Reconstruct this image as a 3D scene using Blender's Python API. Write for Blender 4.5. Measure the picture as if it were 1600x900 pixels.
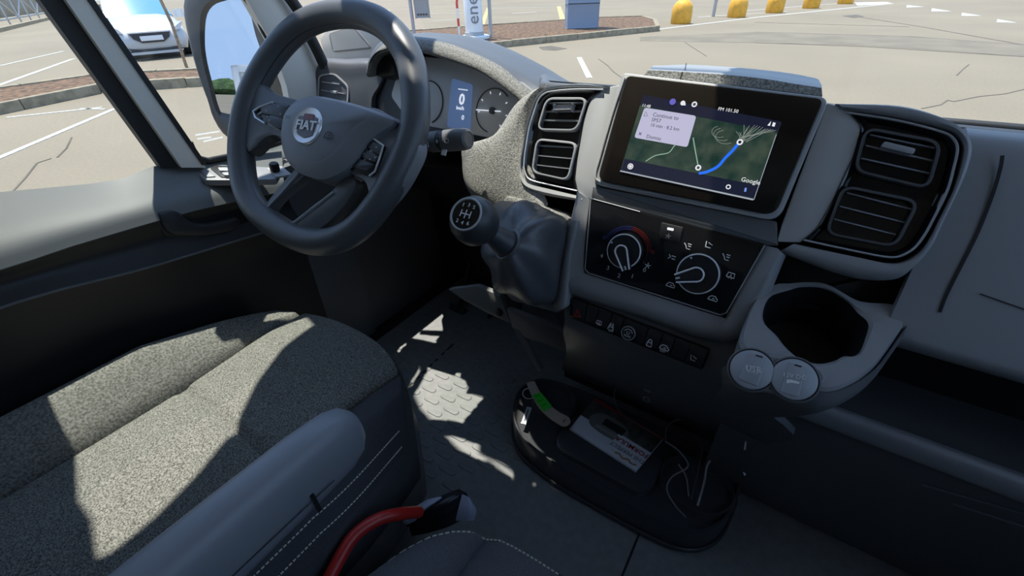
import bpy, bmesh, math, random
from mathutils import Vector, Matrix
from mathutils.geometry import normal as face_normal
random.seed(7)
V = Vector
for o in list(bpy.data.objects): bpy.data.objects.remove(o)
SC = bpy.context.scene
COL = SC.collection
rad = math.radians

# ------------------------------------------------------------------ camera
FPX = 690.0; YAW = rad(35); PITCH = rad(34.8); ROLL = rad(-2.0)
CAM = V((0.112, -0.502, 0.854))
_f = V((-math.sin(YAW)*math.cos(PITCH), math.cos(YAW)*math.cos(PITCH), -math.sin(PITCH)))
_r = V((math.cos(YAW), math.sin(YAW), 0)); _u = _r.cross(_f)
CR = math.cos(ROLL)*_r + math.sin(ROLL)*_u
CU = -math.sin(ROLL)*_r + math.cos(ROLL)*_u
CF = _f
cd = bpy.data.cameras.new('camera'); cam = bpy.data.objects.new('camera', cd); COL.objects.link(cam)
cd.sensor_fit = 'HORIZONTAL'; cd.sensor_width = 36.0; cd.lens = 36.0*FPX/1600.0
cd.clip_start = 0.01; cd.clip_end = 500
m3 = Matrix((CR, CU, -CF)).transposed()
cam.matrix_world = Matrix.Translation(CAM) @ m3.to_4x4()
SC.camera = cam

# ------------------------------------------------------------------ light
SC.view_settings.view_transform = 'Standard'
SC.view_settings.look = 'None'
SC.view_settings.gamma = 1.0
SC.view_settings.use_curve_mapping = False
SC.view_settings.exposure = 0.85
SUNV = V((-0.27, 0.06, 1.0))
sd = bpy.data.lights.new('sun', 'SUN'); sd.energy = 4.2; sd.angle = rad(0.55); sd.color = (1.0, 0.955, 0.87)
sun = bpy.data.objects.new('sun', sd); COL.objects.link(sun)
sun.rotation_euler = SUNV.normalized().to_track_quat('Z', 'Y').to_euler(); sun.location = (0, 0, 30)
w = bpy.data.worlds.new('sky'); SC.world = w; w.use_nodes = True
nt = w.node_tree; nt.nodes.clear()
tc = nt.nodes.new('ShaderNodeTexCoord'); sx = nt.nodes.new('ShaderNodeSeparateXYZ')
rp = nt.nodes.new('ShaderNodeValToRGB'); bg = nt.nodes.new('ShaderNodeBackground'); wo = nt.nodes.new('ShaderNodeOutputWorld')
rp.color_ramp.elements[0].position = 0.0; rp.color_ramp.elements[0].color = (0.42, 0.58, 0.88, 1)
rp.color_ramp.elements[1].position = 0.65; rp.color_ramp.elements[1].color = (0.27, 0.43, 0.78, 1)
e = rp.color_ramp.elements.new(0.2); e.color = (0.40, 0.58, 0.86, 1)
bg.inputs['Strength'].default_value = 1.05
nt.links.new(tc.outputs['Generated'], sx.inputs[0]); nt.links.new(sx.outputs['Z'], rp.inputs[0])
nt.links.new(rp.outputs[0], bg.inputs[0]); nt.links.new(bg.outputs[0], wo.inputs[0])

# ------------------------------------------------------------------ sight lines: a pixel of the 1600x900 frame onto a surface of the cab
def ray(px, py): return CF + (px-800)/FPX*CR - (py-450)/FPX*CU
def hit(px, py, p0, n):
    d = ray(px, py); n = V(n); return CAM + d*((V(p0)-CAM).dot(n)/d.dot(n))
def PX(px, py, x): return hit(px, py, (x, 0, 0), (1, 0, 0))
def PY(px, py, y): return hit(px, py, (0, y, 0), (0, 1, 0))
def PZ(px, py, z): return hit(px, py, (0, 0, z), (0, 0, 1))
def PD(px, py, d): return CAM + ray(px, py)*d
class Pl:
    """a plane leaning back by tilt degrees, n points to the cabin"""
    def __init__(s, p0, tilt, yaw=0):
        s.p0 = V(p0); t = rad(tilt); s.n = V((0, -math.cos(t), math.sin(t))); s.ex = V((1, 0, 0)); s.ey = V((0, math.sin(t), math.cos(t)))
        if yaw:
            R = Matrix.Rotation(rad(yaw), 3, 'Z'); s.n = R@s.n; s.ex = R@s.ex; s.ey = R@s.ey
    def __call__(s, px, py, off=0): return hit(px, py, s.p0+s.n*off, s.n)
    def L(s, pts, off=0): return [s(x, y, off) for x, y in pts]
    def at(s, x, y, off=0): return s.p0 + s.ex*x + s.ey*y + s.n*off
    def uv(s, p): d = V(p)-s.p0; return d.dot(s.ex), d.dot(s.ey)
ST = Pl((0, 0, 0.6), 24)            # face of the centre stack

# ------------------------------------------------------------------ materials
MATS = {}
def mat(name, col, rough=0.5, metal=0.0, bump=0.0, bscale=800, var=0.0, vscale=400, spec=0.5, emit=None, estr=0, sheen=0, coat=0):
    if name in MATS: return MATS[name]
    m = bpy.data.materials.new(name); m.use_nodes = True; n = m.node_tree.nodes; l = m.node_tree.links
    b = n['Principled BSDF']
    b.inputs['Base Color'].default_value = (*col, 1); b.inputs['Roughness'].default_value = rough
    b.inputs['Metallic'].default_value = metal; b.inputs['Specular IOR Level'].default_value = spec
    b.inputs['Sheen Weight'].default_value = sheen; b.inputs['Coat Weight'].default_value = coat
    if emit: b.inputs['Emission Color'].default_value = (*emit, 1); b.inputs['Emission Strength'].default_value = estr
    t = n.new('ShaderNodeTexCoord')
    if var:
        x = n.new('ShaderNodeTexNoise'); x.inputs['Scale'].default_value = vscale; x.inputs['Detail'].default_value = 3
        l.new(t.outputs['Object'], x.inputs['Vector'])
        r = n.new('ShaderNodeValToRGB'); r.color_ramp.elements[0].position = 0.36; r.color_ramp.elements[1].position = 0.64
        r.color_ramp.elements[0].color = (*[c*(1-var) for c in col], 1); r.color_ramp.elements[1].color = (*[min(1, c*(1+var)) for c in col], 1)
        l.new(x.outputs['Fac'], r.inputs[0]); l.new(r.outputs[0], b.inputs['Base Color'])
    if bump:
        x = n.new('ShaderNodeTexNoise'); x.inputs['Scale'].default_value = bscale; x.inputs['Detail'].default_value = 2
        l.new(t.outputs['Object'], x.inputs['Vector'])
        bp = n.new('ShaderNodeBump'); bp.inputs['Strength'].default_value = bump; bp.inputs['Distance'].default_value = 0.001
        l.new(x.outputs['Fac'], bp.inputs['Height']); l.new(bp.outputs[0], b.inputs['Normal'])
    MATS[name] = m; return m
PLASTIC = mat('dark_plastic', (0.115, 0.118, 0.122), 0.5, bump=0.08, bscale=1500)
SOFT = mat('slate_soft_plastic', (0.27, 0.275, 0.285), 0.46, bump=0.06, bscale=1500)
HOODM = mat('slate_hood_plastic', (0.085, 0.092, 0.105), 0.5, bump=0.06, bscale=1500)
BLACKP = mat('black_plastic', (0.011, 0.011, 0.012), 0.5)
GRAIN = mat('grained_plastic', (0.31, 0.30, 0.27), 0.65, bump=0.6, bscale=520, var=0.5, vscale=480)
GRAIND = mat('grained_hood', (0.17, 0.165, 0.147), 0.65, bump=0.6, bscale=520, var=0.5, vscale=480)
STRIP = mat('graphite_trim', (0.46, 0.46, 0.455), 0.42, bump=0.05, bscale=1500)
GLOSS = mat('piano_black', (0.008, 0.008, 0.009), 0.09, spec=0.6)
SATIN = mat('satin_grey', (0.42, 0.425, 0.43), 0.4)
CHROME = mat('chrome', (0.72, 0.73, 0.75), 0.25, metal=0.35)
SILVER = mat('silver_edge', (0.9, 0.9, 0.91), 0.3)
PRINT = mat('white_print', (0.78, 0.78, 0.78), 0.5)
REDP = mat('red_print', (0.32, 0.02, 0.015), 0.5)
BLUEP = mat('blue_print', (0.05, 0.06, 0.3), 0.5)
WHEELM = mat('wheel_leather', (0.085, 0.091, 0.098), 0.4, bump=0.12, bscale=1200)
HUBM = mat('hub_plastic', (0.21, 0.225, 0.25), 0.5, bump=0.08, bscale=1600)
FABRIC = mat('seat_fabric', (0.165, 0.167, 0.147), 0.95, bump=0.9, bscale=520, var=0.6, vscale=480, spec=0.15, sheen=0.1)
FABSIDE = mat('seat_side_fabric', (0.165, 0.167, 0.147), 0.95, bump=0.5, bscale=520, var=0.4, vscale=300, spec=0.15)
DFAB = mat('dark_fabric', (0.065, 0.068, 0.074), 0.9, bump=0.5, bscale=900, var=0.2, vscale=700, spec=0.2)
THREAD = mat('pale_thread', (0.62, 0.6, 0.5), 0.8)
RUBBER = mat('rubber_mat', (0.2, 0.206, 0.2), 0.6, bump=0.15, bscale=900, var=0.08, vscale=60)
PALE = mat('pale_grey_trim', (0.78, 0.74, 0.66), 0.6, bump=0.06, bscale=1200)
SEAL = mat('rubber_seal', (0.018, 0.018, 0.018), 0.6)
LEATHER = mat('boot_leather', (0.085, 0.088, 0.096), 0.36, bump=0.2, bscale=500)
WHITEP = mat('white_paint', (0.8, 0.8, 0.78), 0.35, coat=0.5)
ROADW = mat('road_paint', (0.43, 0.42, 0.38), 0.8, var=0.15, vscale=14)
GREYCAP = mat('grey_cap', (0.36, 0.38, 0.41), 0.45)
YELLOW = mat('yellow_paint', (0.72, 0.36, 0.025), 0.6, var=0.12, vscale=6)
STONE = mat('kerb_stone', (0.25, 0.21, 0.14), 0.85, var=0.22, vscale=7)
MULCH = mat('bark_mulch', (0.12, 0.068, 0.036), 0.95, bump=1.0, bscale=20, var=0.55, vscale=9)
STEEL = mat('galvanised_steel', (0.42, 0.43, 0.43), 0.5, metal=0.4)
CEIL = mat('headliner', (0.42, 0.41, 0.39), 0.9)
REDPAINT = mat('red_paint', (0.6, 0.05, 0.04), 0.45)
REDH = mat('red_hose', (0.42, 0.02, 0.015), 0.35)
def glass(name, tint, gl=0.04):
    m = bpy.data.materials.new(name); m.use_nodes = True; n = m.node_tree.nodes; l = m.node_tree.links; n.clear()
    o = n.new('ShaderNodeOutputMaterial'); t = n.new('ShaderNodeBsdfTransparent'); g = n.new('ShaderNodeBsdfGlossy'); x = n.new('ShaderNodeMixShader')
    t.inputs[0].default_value = (*tint, 1); g.inputs['Roughness'].default_value = 0.02; g.inputs[0].default_value = (1, 1, 1, 1)
    x.inputs[0].default_value = gl; l.new(t.outputs[0], x.inputs[1]); l.new(g.outputs[0], x.inputs[2]); l.new(x.outputs[0], o.inputs[0]); return m
def frost(name):
    m = bpy.data.materials.new(name); m.use_nodes = True; n = m.node_tree.nodes; l = m.node_tree.links; n.clear()
    o = n.new('ShaderNodeOutputMaterial'); t = n.new('ShaderNodeBsdfTranslucent'); g = n.new('ShaderNodeBsdfTransparent'); x = n.new('ShaderNodeMixShader')
    t.inputs[0].default_value = (0.95, 0.95, 0.92, 1); x.inputs[0].default_value = 0.35; l.new(t.outputs[0], x.inputs[1]); l.new(g.outputs[0], x.inputs[2]); l.new(x.outputs[0], o.inputs[0]); return m
FROST = frost('frosted_etching')
GLASS = glass('window_glass', (0.97, 0.985, 0.975), 0.02)
def asphalt():
    m = mat('asphalt', (0.40, 0.375, 0.335), 0.9, bump=0.5, bscale=60); n = m.node_tree.nodes; l = m.node_tree.links; b = n['Principled BSDF']
    t = n.new('ShaderNodeTexCoord')
    a = n.new('ShaderNodeTexNoise'); a.inputs['Scale'].default_value = 0.25; a.inputs['Detail'].default_value = 5
    c = n.new('ShaderNodeTexNoise'); c.inputs['Scale'].default_value = 28; c.inputs['Detail'].default_value = 4
    l.new(t.outputs['Object'], a.inputs['Vector']); l.new(t.outputs['Object'], c.inputs['Vector'])
    mx = n.new('ShaderNodeMath'); mx.operation = 'MULTIPLY_ADD'; mx.inputs[1].default_value = 0.55
    l.new(a.outputs['Fac'], mx.inputs[0])
    m2 = n.new('ShaderNodeMath'); m2.operation = 'MULTIPLY'; m2.inputs[1].default_value = 0.45; l.new(c.outputs['Fac'], m2.inputs[0]); l.new(m2.outputs[0], mx.inputs[2])
    r = n.new('ShaderNodeValToRGB'); r.color_ramp.elements[0].position = 0.3; r.color_ramp.elements[1].position = 0.7
    r.color_ramp.elements[0].color = (0.170, 0.141, 0.098, 1); r.color_ramp.elements[1].color = (0.242, 0.201, 0.140, 1)
    l.new(mx.outputs[0], r.inputs[0]); l.new(r.outputs[0], b.inputs['Base Color']); return m
ASPH = asphalt()
def mapmat():
    m = mat('satellite_map', (0.02, 0.05, 0.035), 0.15); n = m.node_tree.nodes; l = m.node_tree.links; b = n['Principled BSDF']
    t = n.new('ShaderNodeTexCoord'); a = n.new('ShaderNodeTexNoise'); a.inputs['Scale'].default_value = 60; a.inputs['Detail'].default_value = 6
    l.new(t.outputs['Object'], a.inputs['Vector'])
    r = n.new('ShaderNodeValToRGB'); r.color_ramp.elements[0].position = 0.35; r.color_ramp.elements[1].position = 0.75
    r.color_ramp.elements[0].color = (0.012, 0.04, 0.032, 1); r.color_ramp.elements[1].color = (0.075, 0.105, 0.075, 1)
    l.new(a.outputs['Fac'], r.inputs[0]); l.new(r.outputs[0], b.inputs['Emission Color']); b.inputs['Emission Strength'].default_value = 0.42
    b.inputs['Base Color'].default_value = (0.01, 0.012, 0.012, 1); return m
MAPM = mapmat()
def screenmat(name, c, s=1.0): return mat(name, (0.01, 0.01, 0.012), 0.2, emit=c, estr=s*0.58)

# ------------------------------------------------------------------ object builders
def origin(p):
    o = V((0, 0, 0))
    while p is not None: o = o + p.location; p = p.parent
    return o
def link(name, me, parent=None, loc=None):
    o = bpy.data.objects.new(name, me); COL.objects.link(o)
    if parent is not None: o.parent = parent
    if loc is not None: o.location = loc
    return o
def tag(o, label=None, cat=None, group=None, kind=None):
    if label: o['label'] = label
    if cat: o['category'] = cat
    if group: o['group'] = group
    if kind: o['kind'] = kind
    return o
def thing(name, loc, label, cat, group=None, kind=None):
    return tag(link(name, None, None, V(loc)), label, cat, group, kind)
def mesh(name, vs, fs, m, parent=None, smooth=35, base=None, mats=None, fix=True):
    """one mesh object; world-space vertices; base = where its own origin sits when it is top-level"""
    o0 = origin(parent) if parent is not None else V(base if base is not None else (0, 0, 0))
    me = bpy.data.meshes.new(name); me.from_pydata([tuple(V(v)-o0) for v in vs], [], fs)
    if fix:
        b = bmesh.new(); b.from_mesh(me); bmesh.ops.remove_doubles(b, verts=b.verts, dist=1e-6); bmesh.ops.recalc_face_normals(b, faces=b.faces); b.to_mesh(me); b.free()
    if mats:
        for x in mats: me.materials.append(x)
    else: me.materials.append(m)
    if smooth:
        me.polygons.foreach_set('use_smooth', [True]*len(me.polygons)); me.set_sharp_from_angle(angle=rad(smooth))
    o = link(name, me, parent)
    if parent is None: o.location = o0
    return o
def bm_obj(name, b, m, parent=None, smooth=35, base=None):
    o0 = origin(parent) if parent is not None else V(base if base is not None else (0, 0, 0))
    bmesh.ops.recalc_face_normals(b, faces=b.faces)
    bmesh.ops.translate(b, verts=b.verts, vec=-o0)
    me = bpy.data.meshes.new(name); b.to_mesh(me); b.free(); me.materials.append(m)
    if smooth: me.polygons.foreach_set('use_smooth', [True]*len(me.polygons)); me.set_sharp_from_angle(angle=rad(smooth))
    o = link(name, me, parent)
    if parent is None: o.location = o0
    return o
def rpoly(pts, r, seg=4):
    """round the corners of a closed polygon; r one radius or one per corner"""
    out = []; n = len(pts); pts = [V(p) for p in pts]
    for i, p in enumerate(pts):
        ri = r[i] if isinstance(r, (list, tuple)) else r
        a = pts[i-1]-p; c = pts[(i+1) % n]-p
        k = min(ri, a.length*0.48, c.length*0.48)
        if k < 1e-6: out.append(p); continue
        A = p+a.normalized()*k; B = p+c.normalized()*k
        for j in range(seg+1):
            t = j/seg; out.append(A*(1-t)**2 + p*2*t*(1-t) + B*t*t)
    return out
def resample(pts, n, closed=True):
    P = [V(p) for p in pts]
    if closed: P = P+[P[0]]
    d = [0]
    for i in range(1, len(P)): d.append(d[-1]+(P[i]-P[i-1]).length)
    out = []; j = 0; m = n if closed else n-1
    for i in range(n):
        s = d[-1]*i/m
        while j < len(d)-2 and d[j+1] < s: j += 1
        t = (s-d[j])/max(1e-9, d[j+1]-d[j]); out.append(P[j].lerp(P[j+1], min(1, t)))
    return out
def crom(pts, sub=6, closed=False):
    P = [V(p) for p in pts]; n = len(P); out = []
    rng = range(n) if closed else range(n-1)
    for i in rng:
        p0 = P[i-1] if (closed or i > 0) else P[0]*2-P[1]
        p1 = P[i]; p2 = P[(i+1) % n]; p3 = P[(i+2) % n] if (closed or i+2 < n) else P[-1]*2-P[-2]
        for j in range(sub):
            t = j/sub
            out.append(0.5*((2*p1)+(p2-p0)*t+(2*p0-5*p1+4*p2-p3)*t*t+(3*p1-p0-3*p2+p3)*t**3))
    if not closed: out.append(P[-1])
    return out
def inset(loop, d, n):
    """move a closed loop inward in its plane"""
    n = V(n); c = sum(loop, V((0, 0, 0)))/len(loop); out = []; N = len(loop)
    area = V((0, 0, 0))
    for i in range(N): area += (loop[i]-c).cross(loop[(i+1) % N]-c)
    sg = 1 if area.dot(n) > 0 else -1
    for i in range(N):
        t = (loop[(i+1) % N]-loop[i-1])
        if t.length < 1e-9: out.append(loop[i]); continue
        out.append(loop[i] + n.cross(t.normalized())*d*sg)
    return out
def loops(name, Ls, m, parent=None, cap0=False, cap1=True, closed=True, smooth=35, base=None):
    """skin through a list of loops with the same point count"""
    N = len(Ls[0]); vs = [p for L in Ls for p in L]; fs = []
    for i in range(len(Ls)-1):
        for j in range(N if closed else N-1):
            k = (j+1) % N; fs.append((i*N+j, i*N+k, (i+1)*N+k, (i+1)*N+j))
    if cap0: fs.append(tuple(range(N))[::-1])
    if cap1: fs.append(tuple((len(Ls)-1)*N+j for j in range(N)))
    return mesh(name, vs, fs, m, parent, smooth, base)
def slab(name, pts, n, th, m, parent=None, bev=0.0, smooth=40, base=None):
    """plate: outline pts is the front, th goes to the back, front rim rounded by bev"""
    n = V(n).normalized(); P = [V(p) for p in pts]
    if bev > 0:
        a = inset(P, bev, n); b = inset(P, bev*0.3, n)
        Ls = [[p-n*th for p in P], [p-n*bev for p in P], [p-n*bev*0.3 for p in b], a]
    else: Ls = [[p-n*th for p in P], P]
    return loops(name, Ls, m, parent, True, True, True, smooth, base)
def solid(name, front, m, th, n, parent=None, smooth=40, base=None):
    """a grid of rows thickened towards -n"""
    n = V(n).normalized(); R = len(front); N = len(front[0]); vs = [p for r in front for p in r]; k = len(vs)
    vs += [p-n*th for p in vs]; fs = []
    for i in range(R-1):
        for j in range(N-1):
            a, b, c, d = i*N+j, i*N+j+1, (i+1)*N+j+1, (i+1)*N+j
            fs.append((a, b, c, d)); fs.append((k+d, k+c, k+b, k+a))
    for i in range(R-1):
        for j in (0, N-1): a, d = i*N+j, (i+1)*N+j; fs.append((a, d, k+d, k+a))
    for j in range(N-1):
        for i in (0, R-1): a, b = i*N+j, i*N+j+1; fs.append((a, b, k+b, k+a))
    return mesh(name, vs, fs, m, parent, smooth, base)
def smooth_rows(rows, su=5, sv=4):
    """Catmull-Rom refine a grid of rows"""
    rr = [crom(r, su) for r in rows]; cols = list(zip(*rr)); cc = [crom(list(c), sv) for c in cols]
    return [list(r) for r in zip(*cc)]
def tube(name, path, r, m, parent=None, seg=10, closed=False, smooth=60, base=None, flat=1.0):
    P = [V(p) for p in path]; n = len(P); R = r if isinstance(r, (list, tuple)) else [r]*n
    T = []
    for i in range(n):
        a = P[i-1] if (closed or i > 0) else P[i]; b = P[(i+1) % n] if (closed or i < n-1) else P[i]
        T.append((b-a).normalized())
    up = V((0, 0, 1)) if abs(T[0].z) < 0.9 else V((1, 0, 0))
    nn = (up-T[0]*up.dot(T[0])).normalized(); Ls = []
    for i in range(n):
        nn = (nn-T[i]*nn.dot(T[i])).normalized(); bb = T[i].cross(nn)
        Ls.append([P[i]+(nn*math.cos(2*math.pi*k/seg)*flat+bb*math.sin(2*math.pi*k/seg))*R[i] for k in range(seg)])
    if closed: Ls.append(Ls[0])
    return loops(name, Ls, m, parent, not closed, not closed, True, smooth, base)
def axes(n):
    n = V(n).normalized(); u = V((0, 0, 1)) if abs(n.z) < 0.95 else V((0, 1, 0))
    ex = u.cross(n).normalized(); return ex, n.cross(ex), n
def lathe(name, prof, c, n, m, parent=None, seg=32, smooth=40, base=None, cap0=True, cap1=True):
    """prof: (radius, height along n)"""
    ex, ey, n = axes(n); c = V(c)
    Ls = [[c+n*h+(ex*math.cos(2*math.pi*k/seg)+ey*math.sin(2*math.pi*k/seg))*r for k in range(seg)] for r, h in prof]
    return loops(name, Ls, m, parent, cap0, cap1, True, smooth, base)
def box(name, c, ex, ey, ez, sx, sy, sz, m, parent=None, bev=0.0, base=None, smooth=35):
    b = bmesh.new(); bmesh.ops.create_cube(b, size=1)
    M = Matrix((V(ex)*sx, V(ey)*sy, V(ez)*sz)).transposed()
    for v in b.verts: v.co = M@v.co + V(c)
    if bev: bmesh.ops.bevel(b, geom=list(b.edges), offset=bev, segments=2, affect='EDGES', profile=0.6)
    return bm_obj(name, b, m, parent, smooth, base)
XA, YA, ZA = V((1, 0, 0)), V((0, 1, 0)), V((0, 0, 1))
def abox(name, lo, hi, m, parent=None, bev=0.0, base=None):
    lo = V(lo); hi = V(hi); c = (lo+hi)/2; s = hi-lo
    return box(name, c, XA, YA, ZA, s.x, s.y, s.z, m, parent, bev, base)
def text(s, p, ex, ey, size, m, parent, name='lettering', th=0.0003, align='CENTER', bold=0):
    cu = bpy.data.curves.new('t', 'FONT'); cu.body = s; cu.size = 1; cu.align_x = align; cu.align_y = 'CENTER'; cu.extrude = 0.001; cu.resolution_u = 2; cu.offset = bold
    to = bpy.data.objects.new('t', cu); COL.objects.link(to)
    dg = bpy.context.evaluated_depsgraph_get(); me = bpy.data.meshes.new_from_object(to.evaluated_get(dg))
    bpy.data.objects.remove(to); bpy.data.curves.remove(cu)
    ex = V(ex).normalized(); ey = V(ey); ey = (ey-ex*ey.dot(ex)).normalized(); n = ex.cross(ey); o0 = origin(parent)
    for v in me.vertices:
        c = v.co.copy(); v.co = V(p)-o0 + (ex*c.x+ey*c.y)*size + n*(c.z*th/0.001)
    me.materials.clear(); me.materials.append(m); me.name = name
    return link(name, me, parent)
def ribbon(name, path, w, n, m, parent, th=0.0004):
    """flat printed stroke along a path lying on a surface with normal n"""
    P = [V(p) for p in path]; n = V(n).normalized(); A = []; B = []
    for i, p in enumerate(P):
        t = (P[min(i+1, len(P)-1)]-P[max(i-1, 0)]).normalized(); s = t.cross(n)*w/2; A.append(p+s+n*th); B.append(p-s+n*th)
    return loops(name, [[p-n*th for p in A], A, B, [p-n*th for p in B]], m, parent, False, False, False, 30)
def arc(c, ex, ey, r, a0, a1, k=16): return [V(c)+(V(ex)*math.cos(a0+(a1-a0)*i/k)+V(ey)*math.sin(a0+(a1-a0)*i/k))*r for i in range(k+1)]
# ================================================================== SETTING: outside ground
GZ = -0.6
def G(px, py): return PZ(px, py, GZ)
ground = tag(mesh('ground', [(-220, -120, GZ), (120, -120, GZ), (120, 220, GZ), (-220, 220, GZ)], [(0, 1, 2, 3)], ASPH, base=(0, 0, GZ), smooth=0), 'sunlit beige asphalt of the car park', None, kind='structure')
def paint(name, px, m=ROADW, h=0.006):
    P = [G(*q) for q in px]
    slab(name, [p+ZA*h for p in P], (0, 0, 1), h, m, ground, smooth=0)
def stripe(name, a, b, w, m=ROADW, h=0.006):
    A, B = G(*a), G(*b); t = (B-A).normalized(); s = t.cross(ZA)*w/2
    slab(name, [p+ZA*h for p in (A+s, B+s, B-s, A-s)], (0, 0, 1), h, m, ground, smooth=0)
# bay lines on the driver's side
stripe('parking_line', (-60, 272), (180, 170), 0.085)
stripe('parking_line', (10, 184), (160, 168), 0.07)
stripe('parking_line', (-20, 140), (115, 92), 0.12)
stripe('parking_line', (0, 103), (100, 80), 0.1)
stripe('parking_line', (205, 96), (245, 89), 0.12)
stripe('parking_line', (125, 170), (165, 171), 0.05)
# lines in front
stripe('parking_line', (905, 90), (921, 122), 0.11)
stripe('parking_line', (676, 33), (716, 30), 0.12)
stripe('parking_line', (650, 22), (760, 20), 0.14)
stripe('parking_line', (765, 13), (870, 11), 0.16)
stripe('parking_line', (800, 21), (838, 19), 0.2)
YLINE = mat('yellow_road_paint', (0.42, 0.33, 0.15), 0.8, var=0.15, vscale=10)
stripe('parking_line', (753, 40), (763, 12), 0.2, YLINE)
stripe('parking_line', (882, 40), (873, 10), 0.25, YLINE)
stripe('parking_line', (1020, 47), (1185, 27), 0.16)
stripe('parking_line', (1185, 27), (1392, 6), 0.2)
stripe('parking_line', (1090, 27), (1230, 18), 0.14)
stripe('parking_line', (1150, 18), (1330, 4), 0.14)
paint('parking_line', [(1335, 4), (1385, 3), (1396, 6), (1340, 9)])
for a in ([(1417, 8), (1444, 11), (1416, 12)], [(1456, 13), (1487, 18), (1455, 18)], [(1503, 20), (1534, 25), (1502, 25)], [(1558, 30), (1590, 36), (1557, 35)]):
    paint('give_way_triangle', a)
DARKMARK = mat('dark_patch', (0.10, 0.085, 0.065), 0.85, var=0.15, vscale=3)  # dark tone of the asphalt cracks and of the painted totem shadow
TAR2 = mat('worn_asphalt', (0.165, 0.14, 0.10), 0.9, var=0.12, vscale=1.2)
paint('worn_lane', [(1000, 58), (1180, 50), (1400, 56), (1600, 70), (1640, 72), (1640, 92), (1500, 81), (1340, 71), (1180, 67), (1000, 64)], TAR2, 0.004)
for a, b in (((1180, 50), (1420, 57)), ((1420, 57), (1620, 72)), ((1180, 67), (1350, 73)), ((1350, 73), (1620, 90)), ((1345, 27), (1440, 42)), ((1440, 42), (1620, 74)), ((1180, 35), (1420, 42))):
    stripe('dark_line', a, b, 0.05, DARKMARK, 0.005)  # thin dark lines laid on the asphalt
for pts in ([(1440, 170), (1470, 164), (1480, 157), (1490, 159), (1530, 151), (1570, 147), (1620, 135)], [(1495, 118), (1505, 108), (1514, 101)], [(935, 92), (950, 103), (958, 112), (972, 122)], [(15, 305), (40, 278), (58, 255), (80, 248)], [(90, 246), (104, 232), (112, 215)], [(1070, 66), (1085, 76), (1104, 88)]):
    for a, b in zip(pts, pts[1:]): stripe('dark_line', a, b, 0.018, DARKMARK, 0.005)  # cracks in the asphalt
paint('dark_patch', [(842, 74), (862, 72), (886, 76), (868, 79), (848, 78)], DARKMARK)  # cast shadow of the totem painted as a flat dark patch
paint('dark_patch', [(1316, 25), (1338, 23), (1350, 26), (1335, 28)], DARKMARK)  # small flat dark patch on the asphalt

# ---- kerbed planting islands
def GI(px, py): return PZ(px, py, GZ+0.14)
def island(name, outer, label, h=0.16, kw=0.16, nst=None):
    P = [G(*q) for q in outer]; t = thing(name, sum(P, V((0, 0, 0)))/len(P), label, 'kerb island')
    U = [p+ZA*h for p in P]; I = inset(U, kw, ZA)
    mesh('mulch_bed', [p-ZA*0.03 for p in I], [tuple(range(len(I)))], MULCH, t, smooth=0)
    n = len(P)
    for i in range(n):
        a, b = P[i], P[(i+1) % n]; a2, b2 = I[i], I[(i+1) % n]; L = (b-a).length; k = max(1, int(L/1.0))
        for j in range(k):
            g = 0.008/L
            s0, s1 = j/k+g, (j+1)/k-g
            q = [a.lerp(b, s0), a.lerp(b, s1), a2.lerp(b2, s1)-ZA*h, a2.lerp(b2, s0)-ZA*h]
            up = h+random.uniform(-0.008, 0.008)
            slab('kerb_stone', [p+ZA*up for p in q], (0, 0, 1), up, STONE, t, bev=0.012)
    return t
island('planting_island', [(560, 84), (745, 79), (1030, 49), (1026, 37), (1005, 31), (930, 33), (700, 50), (560, 62)], 'long kerbed strip of red bark below the charging post')
island('planting_island', [(-120, 205), (160, 146), (420, 128), (430, 112), (160, 126), (-120, 168)], 'kerbed bark strip in front of the white car')

# ---- charging post
b0 = GI(742, 60)
t = thing('charging_post', b0, 'white round electric vehicle charging post with grey lettering', 'charging post')
prof = [(0.27, 0.16), (0.27, 0.22)]
lathe('foot', [(0.42, 0.0), (0.42, 0.06), (0.38, 0.08), (0.25, 0.08)], b0, ZA, WHITEP, t, 28)
lathe('base_ring', [(0.27, 0.08), (0.27, 0.16), (0.255, 0.17)], b0, ZA, STEEL, t, 28)
lathe('column', [(0.25, 0.17), (0.25, 2.1), (0.2, 2.17), (0.02, 2.2)], b0, ZA, WHITEP, t, 28)
tocam = (CAM-b0); tocam.z = 0; tocam.normalize(); side = ZA.cross(tocam)
GREYL = mat('grey_lettering', (0.2, 0.21, 0.23), 0.6)
text('enel', b0+tocam*0.257+ZA*0.74, ZA, -side, 0.46, GREYL, t, 'lettering', 0.004)
# ---- red and white hoop barrier
t = thing('hoop_barrier', GI(718, 56), 'red and white bent tube barrier left of the charging post', 'barrier')
q = GI(718, 56)
cols = [REDPAINT, WHITEP]
pth = [q+ZA*z for z in (0.0, 0.25, 0.45, 0.7, 0.85)] + [q+side*0.03+ZA*0.97, q+side*0.14+ZA*1.06, q+side*0.4+ZA*1.09]
for i in range(len(pth)-1): tube('tube_section', [pth[i], pth[i+1]], 0.035, cols[0] if i in (1, 3, 4, 5) else cols[1], t, 8)
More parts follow.
